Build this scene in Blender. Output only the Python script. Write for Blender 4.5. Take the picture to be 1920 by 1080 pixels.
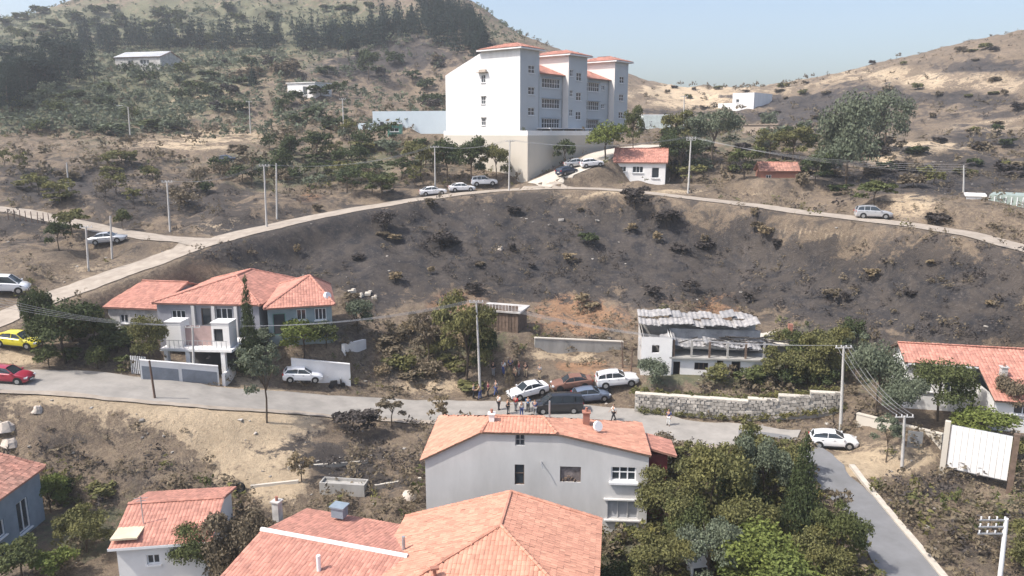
import bpy, math, random
import numpy as np
from mathutils import Vector, Matrix
for _o in list(bpy.data.objects): bpy.data.objects.remove(_o)
S = bpy.context.scene
COL = S.collection
R = math.radians
PI = math.pi
# ---------------------------------------------------------------- camera, world, sun, exposure
F = 1400.0; PITCH = R(11.7); EYE = 30.0
cam_d = bpy.data.cameras.new('camera'); cam = bpy.data.objects.new('camera', cam_d); COL.objects.link(cam)
cam.location = (0, 0, EYE); cam.rotation_euler = (R(90) - PITCH, 0, 0)
cam_d.sensor_width = 36.0; cam_d.lens = 36.0 * F / 1920.0; cam_d.clip_start = 0.5; cam_d.clip_end = 5000
S.camera = cam
W = bpy.data.worlds.new('World'); S.world = W; W.use_nodes = True
wn = W.node_tree.nodes; wl = W.node_tree.links
sky = wn.new('ShaderNodeTexSky'); sky.sky_type = 'NISHITA'; sky.sun_disc = False
SUN_EL = R(54); SUN_AZ = math.atan2(-0.93, -0.37)
sky.sun_elevation = SUN_EL; sky.sun_rotation = SUN_AZ
sky.air_density = 1.0; sky.dust_density = 4.0; sky.ozone_density = 1.2; sky.altitude = 200
bg = wn['Background']; bg.inputs['Strength'].default_value = 0.15
wl.new(sky.outputs[0], bg.inputs['Color'])
sd = bpy.data.lights.new('sun', 'SUN'); sun = bpy.data.objects.new('sun', sd); COL.objects.link(sun)
sd.energy = 3.4; sd.angle = R(1.2); sd.color = (1.0, 0.95, 0.88)
sdir = Vector((math.sin(SUN_AZ) * math.cos(SUN_EL), math.cos(SUN_AZ) * math.cos(SUN_EL), math.sin(SUN_EL)))
sun.rotation_euler = sdir.to_track_quat('Z', 'Y').to_euler(); sun.location = (-60, -20, 120)
S.view_settings.view_transform = 'Standard'; S.view_settings.look = 'None'
S.view_settings.exposure = 0.68; S.view_settings.gamma = 1.0; S.view_settings.use_curve_mapping = False
S.render.engine = 'CYCLES'
S.cycles.max_bounces = 5; S.cycles.diffuse_bounces = 2; S.cycles.glossy_bounces = 2; S.cycles.transparent_max_bounces = 6
S.cycles.volume_bounces = 0; S.cycles.transmission_bounces = 2
rng = random.Random(11); nrg = np.random.default_rng(7)
CT, ST = math.cos(PITCH), math.sin(PITCH)

# ---------------------------------------------------------------- photo geometry: pixel + distance -> place
def P(px, py, D):
    u = (px - 960) / F; v = (540 - py) / F
    t = D / (CT + v * ST)
    return Vector((u * t, D, EYE + t * (-ST + v * CT)))
def PZ(px, py, z):
    u = (px - 960) / F; v = (540 - py) / F
    t = (z - EYE) / (-ST + v * CT)
    return Vector((u * t, t * (CT + v * ST), z))
def proj(x, y, z):
    t = y * CT - (z - EYE) * ST
    w = y * ST + (z - EYE) * CT
    t = np.maximum(t, 1e-3)
    return 960 + F * x / t, 540 - F * w / t, t

# ---------------------------------------------------------------- noise
def hash2(i, j, s=0):
    n = (i.astype(np.int64) * 374761393 + j.astype(np.int64) * 668265263 + s * 974634777) & 0xffffffff
    n = ((n ^ (n >> 13)) * 1274126177) & 0xffffffff
    return ((n ^ (n >> 16)) & 0xffff) / 65535.0
def vnoise(x, y, s=0):
    i = np.floor(x); j = np.floor(y); fx = x - i; fy = y - j
    fx = fx * fx * (3 - 2 * fx); fy = fy * fy * (3 - 2 * fy)
    a = hash2(i, j, s); b = hash2(i + 1, j, s); c = hash2(i, j + 1, s); d = hash2(i + 1, j + 1, s)
    return (a * (1 - fx) + b * fx) * (1 - fy) + (c * (1 - fx) + d * fx) * fy - 0.5
def fbm(x, y, sc, oc=4, s=0):
    r = 0; a = 1.0; f = 1.0 / sc
    for k in range(oc):
        r = r + a * vnoise(x * f + 13.7 * k, y * f - 7.1 * k, s + k); a *= 0.5; f *= 2.03
    return r

# ---------------------------------------------------------------- terrain heights: control points read off the photograph
CTRL = [
 (150,1000,52),(150,880,57),(100,705,65),(0,710,64.5),(350,735,66),(500,920,55),(500,850,60),(500,752,69),(700,930,54.5),(700,880,59),(760,765,73),
 (60,1080,48),(400,1080,47.5),(700,1080,47),(1200,1080,44.5),(1500,1080,44),(1720,1080,42.5),(1900,1080,43),
 (1300,1000,48),(1300,900,56),(1250,795,69),(1620,1000,47.5),(1620,870,58.5),(1563,838,62),(1850,1000,49),(1850,895,57),(1700,850,61),(1760,820,64),(1920,860,60),(960,1000,48),(960,900,56),
 (-150,1000,51),(-150,760,60),(2080,1000,48),(2080,860,60),
 (960,745,75.5),(1130,760,73.5),(1450,745,73),(1400,722,75),(1600,745,72),(1850,760,69),(1850,700,72),
 (1400,580,92),(1400,520,101),(1400,450,112),(1400,384,120),(1637,412,98),(1637,470,94.5),(1637,530,89),(1637,600,84),(1640,680,77),
 (1850,600,77),(1850,530,81.5),(1900,460,85.5),(2060,500,78),(2060,610,73),(1780,430,91),
 (1290,370,118.5),(1100,353,124),(950,357,126),(812,370,122),(640,397,114),(500,427,106),(400,452,99),(280,492,91),(170,532,84),(50,577,77),(-90,630,70.5),
 (960,440,113),(960,520,102),(960,600,91),(960,690,81),(1180,600,91),(1180,520,101),(1180,440,113),(1180,690,80),
 (700,450,107.5),(700,520,98.5),(700,600,88.5),(700,690,80),(560,500,100),(350,650,76),(560,650,77),(200,640,73),(80,652,70.5),(420,560,86),(560,560,88),(250,570,83),
 (0,470,91),(0,400,106),(100,412,105),(205,462,100),(300,445,100.5),(150,380,112),(150,340,128),(0,340,125),(0,293,150),(250,277,152),(300,330,131),(450,375,117),(480,320,138),(650,345,131),(650,295,150),(830,335,133),
 (450,253,180),(250,200,205),(100,150,240),(0,220,190),(300,130,260),(500,132,250),(600,180,212),(700,232,175),(760,180,260),(300,72,340),(300,20,410),(300,-70,500),
 (0,100,320),(0,44,430),(0,60,380),(140,-4,470),(600,75,330),(600,20,380),(620,-60,470),(800,24,345),(905,82,300),(950,115,280),(1050,166,265),(-200,200,220),(-200,80,400),(-200,290,150),(800,-30,400),
 (1200,160,300),(1300,164,312),(1420,161,300),(1600,138,280),(1720,108,268),(1920,70,250),(2100,40,240),(2100,250,150),(2100,380,100),
 (1300,252,180),(1450,215,235),(1450,272,152),(1700,262,168),(1850,205,192),(1850,270,152),(1850,372,106),(1700,355,113),(1400,322,137),(1200,335,131),(1560,330,130),(1560,250,190),
 (990,349,128),(850,253,160),(1100,253,160),(1200,253,200),
]
cp = [tuple(P(*c)) for c in CTRL]
cp += [(x, y, z) for x, y, z in [(-90,0,-2),(0,0,-4),(90,0,-3),(-90,30,0),(-20,30,-2),(30,30,-2),(90,30,0),(0,-60,-6),(-150,-60,0),(150,-60,-2),(160,40,4),(-160,40,8),(200,90,30),(-190,90,20)]]
# behind the ridges the ground falls away
cp += [(-330,560,82),(-150,640,110),(0,520,62),(60,420,40),(150,420,38),(260,400,52),(-420,640,70),(-60,700,70),(200,700,20),(500,500,20),(-700,700,40),(-500,300,50),(450,220,50),(0,1100,20),(-700,1200,20),(700,1200,20),(330,330,62)]
cp = np.array(cp)
RS = 100.0
def _tps(r2): return 0.5 * r2 * np.log(r2 + 1e-9)
_n = len(cp); _X = cp[:, :2] / RS
_K = _tps(((_X[:, None] - _X[None]) ** 2).sum(-1)) + np.eye(_n) * 2e-4
_A = np.zeros((_n + 3, _n + 3)); _A[:_n, :_n] = _K; _A[:_n, _n] = 1; _A[:_n, _n + 1:] = _X; _A[_n:, :_n] = _A[:_n, _n:].T
_w = np.linalg.solve(_A, np.concatenate([cp[:, 2], [0, 0, 0]]))
def h_base(x, y):
    x = np.asarray(x, float); y = np.asarray(y, float); sh = x.shape; x = x.ravel() / RS; y = y.ravel() / RS
    out = np.empty(len(x))
    for a in range(0, len(x), 20000):
        b = slice(a, a + 20000)
        r2 = (x[b, None] - _X[None, :, 0]) ** 2 + (y[b, None] - _X[None, :, 1]) ** 2
        out[b] = _tps(r2) @ _w[:_n] + _w[_n] + _w[_n + 1] * x[b] + _w[_n + 2] * y[b]
    return out.reshape(sh)

# ---------------------------------------------------------------- roads (pixel, pixel, distance), width in metres
def smooth_line(pts, step=1.0):
    pts = np.array(pts, float); n = len(pts); out = []
    for i in range(n - 1):
        p0 = pts[max(i - 1, 0)]; p1 = pts[i]; p2 = pts[i + 1]; p3 = pts[min(i + 2, n - 1)]
        m = max(2, int(np.linalg.norm(p2 - p1) / step))
        for k in range(m):
            t = k / m
            out.append(0.5 * ((2 * p1) + (-p0 + p2) * t + (2 * p0 - 5 * p1 + 4 * p2 - p3) * t * t + (-p0 + 3 * p1 - 3 * p2 + p3) * t ** 3))
    out.append(pts[-1]); return np.array(out)
ROADS = {}
def road(key, ctrl, width):
    pts = smooth_line([list(P(*c[:3])) for c in ctrl])
    # smooth the profile a little
    z = pts[:, 2].copy()
    for _ in range(6): z[1:-1] = (z[:-2] + 2 * z[1:-1] + z[2:]) / 4
    pts[:, 2] = z
    ROADS[key] = (pts, width)
road('village_street', [(-260,705,63),(-80,708,63.8),(40,712,64.6),(180,722,65.2),(350,738,66.3),(500,752,68.8),(640,762,71.2),(800,770,72.6),(950,772,72.6),(1080,775,72.2),(1180,788,70.5),(1290,808,68),(1400,822,66),(1490,832,64)], 6.2)
road('lane', [(1385,821,66.2),(1440,826,65.4),(1490,832,64),(1540,862,60),(1572,905,55.5),(1625,975,49.5),(1690,1060,43.8),(1760,1160,38),(1800,1260,33)], 3.6)
road('upper_road', [(-260,690,63.5),(-90,630,70.5),(50,577,77),(170,532,84),(280,492,91),(400,452,99),(500,427,106),(640,397,114),(812,370,122),(950,357,126),(1100,353,124),(1290,370,118.5),(1400,384,113.5),(1500,397,107),(1637,414,98),(1780,432,91),(1900,460,85.5),(2060,500,78),(2200,560,70)], 4.6)
road('side_road', [(-250,372,110),(0,392,108.5),(90,408,106.5),(200,432,103.5),(300,446,100.4),(350,450,99.8),(398,452,99)], 4.2)
road('hill_track', [(-250,302,147),(0,292,150),(140,284,151),(250,275,153)], 3.0)
road('school_ramp', [(1010,345,127.5),(1060,322,131),(1110,300,136),(1160,282,142),(1230,272,150)], 6.5)
EXTRA_PADS = []      # (x, y, z, half_x, half_y, rot, blend)
def pad(x, y, z, hx, hy, rot=0.0, blend=2.5): EXTRA_PADS.append((x, y, z, hx, hy, rot, blend))
def seg_dist(x, y, pts):
    best = np.full(x.shape, 1e9); bz = np.zeros(x.shape)
    a = pts[::2] if len(pts) > 6 else pts
    if not np.allclose(a[-1], pts[-1]): a = np.vstack([a, pts[-1]])
    lo = pts[:, :2].min(0) - 14; hi = pts[:, :2].max(0) + 14
    m = (x > lo[0]) & (x < hi[0]) & (y > lo[1]) & (y < hi[1])
    xs, ys = x[m], y[m]; b_ = np.full(xs.shape, 1e9); z_ = np.zeros(xs.shape)
    for p, q in zip(a[:-1], a[1:]):
        d = q - p; L = d[0] ** 2 + d[1] ** 2 + 1e-9
        t = np.clip(((xs - p[0]) * d[0] + (ys - p[1]) * d[1]) / L, 0, 1)
        r = np.hypot(xs - p[0] - t * d[0], ys - p[1] - t * d[1])
        k = r < b_; b_[k] = r[k]; z_[k] = (p[2] + t * d[2])[k]
    best[m] = b_; bz[m] = z_
    return best, bz
def sstep(a, b, x):
    t = np.clip((x - a) / (b - a), 0, 1); return t * t * (3 - 2 * t)
def height(x, y, fine=True):
    x = np.asarray(x, float); y = np.asarray(y, float); sc = x.ndim == 0
    x = np.atleast_1d(x); y = np.atleast_1d(y)
    h = h_base(x, y)
    far = np.clip(y / 120.0, 0.35, 4.0)
    h = h + fbm(x, y, 16.0, 3, 3) * 1.7 * far * sstep(30, 60, y) * 0.8
    if fine: h = h + fbm(x, y, 3.6, 3, 9) * 0.75 + np.abs(fbm(x + 5, y, 6.0, 2, 21)) * -0.8
    for (cx, cy, cz, hx, hy, rot, bl) in EXTRA_PADS:
        c, s = math.cos(rot), math.sin(rot)
        lx = np.abs((x - cx) * c + (y - cy) * s) - hx; ly = np.abs(-(x - cx) * s + (y - cy) * c) - hy
        d = np.hypot(np.maximum(lx, 0), np.maximum(ly, 0))
        k = 1 - sstep(0.0, bl, d); h = h * (1 - k) + cz * k
    K = np.zeros(x.shape); SW = np.full(x.shape, 1e-12); SZ = np.zeros(x.shape)
    for key, (pts, w) in ROADS.items():
        d, z = seg_dist(x, y, pts); k = 1 - sstep(w / 2 + 0.9, w / 2 + 4.5, d)
        q = np.where(d < 1e8, 1.0 / (np.maximum(d - w / 2, 0) + 0.25) ** 4, 0.0); K = np.maximum(K, k); SW += q; SZ += q * z
    h = np.where(K > 0, h * (1 - K) + (SZ / SW - 0.06) * K, h)
    return h[0] if sc else h
def H(x, y): return float(height(np.array([float(x)]), np.array([float(y)]))[0])
_hc = {}
def G(px, py, dmin=25, dmax=520):
    """where the ray through a pixel first meets the ground"""
    u = (px - 960) / F; v = (540 - py) / F
    D = np.concatenate([np.arange(dmin, 160, 0.4), np.arange(160, dmax, 2.0)])
    t = D / (CT + v * ST); X = u * t; Z = EYE + t * (-ST + v * CT)
    g = height(X, D); k = np.nonzero(Z <= g)[0]
    i = k[0] if len(k) else len(D) - 1
    if len(k) and i > 0:
        a = Z[i-1] - g[i-1]; b = g[i] - Z[i]; f = a / (a + b + 1e-9)
        d = D[i-1] + f * (D[i] - D[i-1])
    else: d = D[i]
    t = d / (CT + v * ST)
    return Vector((u * t, d, H(u * t, d))), t
def at(px, D):
    u = (px - 960) / F; x = u * D
    for _ in range(3): z = H(x, D); t = D * CT - (z - EYE) * ST; x = u * t
    return Vector((x, D, z)), t

# ---------------------------------------------------------------- object helpers
def tag(o, label=None, cat=None, group=None, kind=None):
    if label: o['label'] = label
    if cat: o['category'] = cat
    if group: o['group'] = group
    if kind: o['kind'] = kind
    return o
def empty(name, loc, rz=0.0, label=None, cat=None, group=None):
    o = bpy.data.objects.new(name, None); COL.objects.link(o); o.location = loc; o.rotation_euler = (0, 0, rz)
    o.empty_display_size = 0.2
    return tag(o, label, cat, group)
class MB:
    def __init__(s): s.v = []; s.f = []; s.a = []
    def face(s, pts, a=0.5):
        b = len(s.v); s.v += [tuple(p) for p in pts]; s.f.append(tuple(range(b, b + len(pts)))); s.a += [a] * len(pts)
    def box(s, c, d, rz=0.0, a=0.5, M=None):
        hx, hy, hz = d[0] / 2, d[1] / 2, d[2] / 2; cs, sn = math.cos(rz), math.sin(rz)
        b = len(s.v)
        for z in (-hz, hz):
            for x, y in ((-hx, -hy), (hx, -hy), (hx, hy), (-hx, hy)):
                p = (c[0] + x * cs - y * sn, c[1] + x * sn + y * cs, c[2] + z)
                s.v.append(tuple(M @ Vector(p)) if M else p)
        s.f += [(b, b+3, b+2, b+1), (b+4, b+5, b+6, b+7), (b, b+1, b+5, b+4), (b+1, b+2, b+6, b+5), (b+2, b+3, b+7, b+6), (b+3, b, b+4, b+7)]
        s.a += [a] * 8
    def box2(s, p, q, a=0.5): s.box([(i + j) / 2 for i, j in zip(p, q)], [abs(j - i) for i, j in zip(p, q)], 0, a)
    def tube(s, pts, r, n=6, r2=None, cap=True, a=0.5):
        pts = [Vector(p) for p in pts]; b0 = len(s.v); m = len(pts)
        for i, p in enumerate(pts):
            d = (pts[min(i + 1, m - 1)] - pts[max(i - 1, 0)]).normalized()
            x = d.orthogonal().normalized() if i == 0 else (px_ - d * px_.dot(d)).normalized()
            px_ = x; y = d.cross(x); rr = r if r2 is None else r + (r2 - r) * i / (m - 1)
            for k in range(n):
                t = 2 * PI * k / n; s.v.append(tuple(p + (x * math.cos(t) + y * math.sin(t)) * rr)); s.a.append(a)
        for i in range(m - 1):
            for k in range(n):
                k2 = (k + 1) % n; s.f.append((b0 + i*n + k, b0 + i*n + k2, b0 + (i+1)*n + k2, b0 + (i+1)*n + k))
        if cap: s.f.append(tuple(b0 + k for k in range(n))[::-1]); s.f.append(tuple(b0 + (m-1)*n + k for k in range(n)))
    def prism(s, poly, ext, a=0.5):
        """poly: list of 3D points, ext: extrusion vector"""
        n = len(poly); b = len(s.v); e = Vector(ext)
        s.v += [tuple(p) for p in poly] + [tuple(Vector(p) + e) for p in poly]; s.a += [a] * (2 * n)
        s.f.append(tuple(b + i for i in range(n))[::-1]); s.f.append(tuple(b + n + i for i in range(n)))
        for i in range(n): j = (i + 1) % n; s.f.append((b + i, b + j, b + n + j, b + n + i))
    def mesh(s, name):
        me = bpy.data.meshes.new(name); me.from_pydata(s.v, [], s.f)
        at_ = me.attributes.new('tone', 'FLOAT', 'POINT'); at_.data.foreach_set('value', np.array(s.a, dtype=np.float32))
        return me
    def build(s, name, m, parent=None, smooth=None, fix=True):
        me = s.mesh(name)
        if fix and len(s.f) < 6000:
            import bmesh
            bm = bmesh.new(); bm.from_mesh(me); bmesh.ops.remove_doubles(bm, verts=bm.verts, dist=1e-4) if smooth else None
            bmesh.ops.recalc_face_normals(bm, faces=bm.faces) ; bm.to_mesh(me); bm.free()
        if smooth:
            me.shade_smooth(); me.set_sharp_from_angle(angle=R(smooth))
        me.materials.append(m)
        o = bpy.data.objects.new(name, me); COL.objects.link(o)
        if parent: o.parent = parent
        return o
def np_mesh(name, V, Fq, m, tone=None, parent=None, smooth=False, attrs=None):
    """V (n,3); Fq (m,4) or (m,3) index array"""
    me = bpy.data.meshes.new(name); k = Fq.shape[1]
    me.vertices.add(len(V)); me.vertices.foreach_set('co', np.ascontiguousarray(V, dtype=np.float32).ravel())
    me.loops.add(Fq.size); me.loops.foreach_set('vertex_index', np.ascontiguousarray(Fq, dtype=np.int32).ravel())
    me.polygons.add(len(Fq)); me.polygons.foreach_set('loop_start', np.arange(len(Fq), dtype=np.int32) * k)
    me.polygons.foreach_set('loop_total', np.full(len(Fq), k, dtype=np.int32))
    me.update(calc_edges=True)
    if smooth: me.shade_smooth()
    else: me.shade_flat()
    if tone is not None:
        at_ = me.attributes.new('tone', 'FLOAT', 'POINT'); at_.data.foreach_set('value', np.asarray(tone, dtype=np.float32))
    for kk, vv in (attrs or {}).items():
        at_ = me.attributes.new(kk, 'FLOAT', 'POINT'); at_.data.foreach_set('value', np.asarray(vv, dtype=np.float32))
    me.materials.append(m)
    o = bpy.data.objects.new(name, me); COL.objects.link(o)
    if parent: o.parent = parent
    return o
def copy_tree(o, parent=None):
    c = o.copy(); COL.objects.link(c); c.parent = parent
    for ch in list(o.children): copy_tree(ch, c)
    return c

# ---------------------------------------------------------------- materials
MATS = {}
def mat(name, col, rough=0.8, var=0.12, sc=1.2, col2=None, bump=0.0, metal=0.0, tone=0.0, coat=0.0, streak=None, fine=0.5, trans=0.0, spec=0.4):
    if name in MATS: return MATS[name]
    m = bpy.data.materials.new(name); m.use_nodes = True; nt = m.node_tree; N = nt.nodes; L = nt.links
    b = N['Principled BSDF']; b.inputs['Roughness'].default_value = rough; b.inputs['Metallic'].default_value = metal
    b.inputs['Coat Weight'].default_value = coat; b.inputs['Specular IOR Level'].default_value = spec
    tc = N.new('ShaderNodeTexCoord'); mp = N.new('ShaderNodeMapping'); L.new(tc.outputs['Object'], mp.inputs[0])
    if streak: mp.inputs['Scale'].default_value = streak
    nz = N.new('ShaderNodeTexNoise'); nz.inputs['Scale'].default_value = sc; nz.inputs['Detail'].default_value = 6; nz.inputs['Roughness'].default_value = 0.65
    L.new(mp.outputs[0], nz.inputs['Vector'])
    mr = N.new('ShaderNodeMapRange'); mr.inputs['From Min'].default_value = 0.3; mr.inputs['From Max'].default_value = 0.7
    L.new(nz.outputs['Fac'], mr.inputs[0])
    mx = N.new('ShaderNodeMix'); mx.data_type = 'RGBA'
    c2 = col2 or tuple(c * (1 - 2.2 * var) for c in col); c1 = col if col2 else tuple(min(c * (1 + var * 0.6), 1) for c in col)
    mx.inputs['A'].default_value = (*c1, 1); mx.inputs['B'].default_value = (*c2, 1); L.new(mr.outputs[0], mx.inputs['Factor'])
    out = mx.outputs['Result']
    if tone:
        an = N.new('ShaderNodeAttribute'); an.attribute_name = 'tone'
        m2 = N.new('ShaderNodeMapRange'); m2.inputs['To Min'].default_value = 1 - tone; m2.inputs['To Max'].default_value = 1 + tone; L.new(an.outputs['Fac'], m2.inputs[0])
        vm = N.new('ShaderNodeVectorMath'); vm.operation = 'SCALE'; L.new(out, vm.inputs[0]); L.new(m2.outputs[0], vm.inputs['Scale']); out = vm.outputs[0]
    L.new(out, b.inputs['Base Color'])
    if bump:
        n2 = N.new('ShaderNodeTexNoise'); n2.inputs['Scale'].default_value = sc * 6; n2.inputs['Detail'].default_value = 4; L.new(mp.outputs[0], n2.inputs['Vector'])
        bp = N.new('ShaderNodeBump'); bp.inputs['Strength'].default_value = bump; bp.inputs['Distance'].default_value = 0.05
        L.new(n2.outputs['Fac'], bp.inputs['Height']); L.new(bp.outputs[0], b.inputs['Normal'])
    if trans:
        tl = N.new('ShaderNodeBsdfTranslucent'); L.new(out, tl.inputs['Color']); ms = N.new('ShaderNodeMixShader'); ms.inputs[0].default_value = trans
        L.new(b.outputs[0], ms.inputs[1]); L.new(tl.outputs[0], ms.inputs[2]); L.new(ms.outputs[0], N['Material Output'].inputs['Surface'])
    MATS[name] = m; return m
def leaf_mat(name, col, tone=0.45, hue=None):
    """foliage: colour varies from clump to clump with the leaf's own tone and a soft noise"""
    if name in MATS: return MATS[name]
    c2 = hue or (col[0] * 1.5, col[1] * 1.25, col[2] * 0.8)
    return mat(name, col, 0.75, sc=0.45, col2=c2, tone=tone, trans=0.22, spec=0.15)
# ---------------------------------------------------------------- pads for buildings
SCH = P(975, 250, 150); SCH_ANG = math.atan2(33, 26.6)         # school corner and facade direction
def pad_px(px, D, hx, hy, z, rot=0, bl=2.5):
    u = (px - 960) / F; t = D * CT - (z - EYE) * ST; pad(u * t, D, z, hx, hy, rot, bl)
# ---------------------------------------------------------------- ground materials
def soil_mat():
    m = bpy.data.materials.new('dry_hillside_soil'); m.use_nodes = True; nt = m.node_tree; N = nt.nodes; L = nt.links
    b = N['Principled BSDF']; b.inputs['Roughness'].default_value = 0.95; b.inputs['Specular IOR Level'].default_value = 0.15
    geo = N.new('ShaderNodeNewGeometry')
    def noise(sc, det=6, ro=0.65, off=0.0, dist=0.0):
        mp = N.new('ShaderNodeMapping'); mp.inputs['Location'].default_value = (off, off * 2, 0); L.new(geo.outputs['Position'], mp.inputs[0])
        n = N.new('ShaderNodeTexNoise'); n.inputs['Scale'].default_value = sc; n.inputs['Detail'].default_value = det; n.inputs['Roughness'].default_value = ro; n.inputs['Distortion'].default_value = dist
        L.new(mp.outputs[0], n.inputs['Vector']); return n.outputs['Fac']
    def ramp(x, a, bb, lo=0.0, hi=1.0):
        r = N.new('ShaderNodeMapRange'); r.interpolation_type = 'SMOOTHSTEP'; r.inputs['From Min'].default_value = a; r.inputs['From Max'].default_value = bb
        r.inputs['To Min'].default_value = lo; r.inputs['To Max'].default_value = hi; L.new(x, r.inputs[0]); return r.outputs[0]
    def mix(f, A, B):
        x = N.new('ShaderNodeMix'); x.data_type = 'RGBA'
        for k, v in (('Factor', f), ('A', A), ('B', B)):
            if hasattr(v, 'links'): L.new(v, x.inputs[k])
            elif k == 'Factor': x.inputs[k].default_value = v
            else: x.inputs[k].default_value = (*v, 1)
        return x.outputs['Result']
    def add(a, bb, k=1.0):
        x = N.new('ShaderNodeMath'); x.operation = 'MULTIPLY_ADD'; L.new(a, x.inputs[0]); x.inputs[1].default_value = k; L.new(bb, x.inputs[2]); return x.outputs[0]
    def attr(n):
        a = N.new('ShaderNodeAttribute'); a.attribute_name = n; return a.outputs['Fac']
    big = noise(0.09, 5); mid = noise(0.42, 7, 0.7, 20, 0.4); fine = noise(2.2, 8, 0.75, 50); vfine = noise(9.0, 5, 0.7, 90)
    midR = ramp(mid, .3, .7); fineR = ramp(fine, .3, .7); bigR = ramp(noise(.13, 4, .6, 200), .3, .7)
    tan = mix(ramp(mid, .35, .65), (.215, .165, .12), (.115, .093, .078))
    tan = mix(ramp(fine, .42, .62), tan, (.26, .205, .145))
    tan = mix(ramp(vfine, .50, .68), tan, (.085, .068, .055))
    sand = mix(ramp(fine, .35, .7), (.53, .42, .29), (.41, .32, .22)); sand = mix(ramp(vfine, .58, .72), sand, (.27, .20, .13))
    char = mix(ramp(mid, .35, .62), (.034, .034, .038), (.082, .070, .062)); char = mix(ramp(fine, .50, .68), char, (.115, .10, .09)); char = mix(ramp(vfine, .62, .74), char, (.20, .18, .155))
    olive = mix(ramp(fine, .35, .65), (.105, .115, .075), (.175, .165, .105)); olive = mix(ramp(mid, .5, .7), olive, (.13, .12, .075))
    red = mix(ramp(fine, .35, .65), (.36, .22, .13), (.25, .15, .095))
    def mask(a, w=0.16, k1=0.85, k2=0.5):
        s = add(midR, add(fineR, add(bigR, attr(a), .55), .4), .65)     # attribute + noise
        return ramp(s, 1.26 - w, 1.26 + w)
    c = tan
    c = mix(mask('olive'), c, olive); c = mix(mask('red'), c, red); c = mix(mask('sand'), c, sand); c = mix(mask('char', .2), c, char)
    bs = N.new('ShaderNodeMix'); bs.data_type = 'RGBA'; bs.blend_type = 'MULTIPLY'; bs.inputs['Factor'].default_value = 1
    L.new(c, bs.inputs['A']); v = ramp(big, .3, .7, .82, 1.14); cmb = N.new('ShaderNodeCombineColor'); [L.new(v, cmb.inputs[i]) for i in range(3)]; L.new(cmb.outputs[0], bs.inputs['B'])
    L.new(bs.outputs['Result'], b.inputs['Base Color'])
    bp = N.new('ShaderNodeBump'); bp.inputs['Strength'].default_value = 0.9; bp.inputs['Distance'].default_value = 0.35
    L.new(add(vfine, fine, 0.4), bp.inputs['Height']); L.new(bp.outputs[0], b.inputs['Normal'])
    return m
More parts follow.
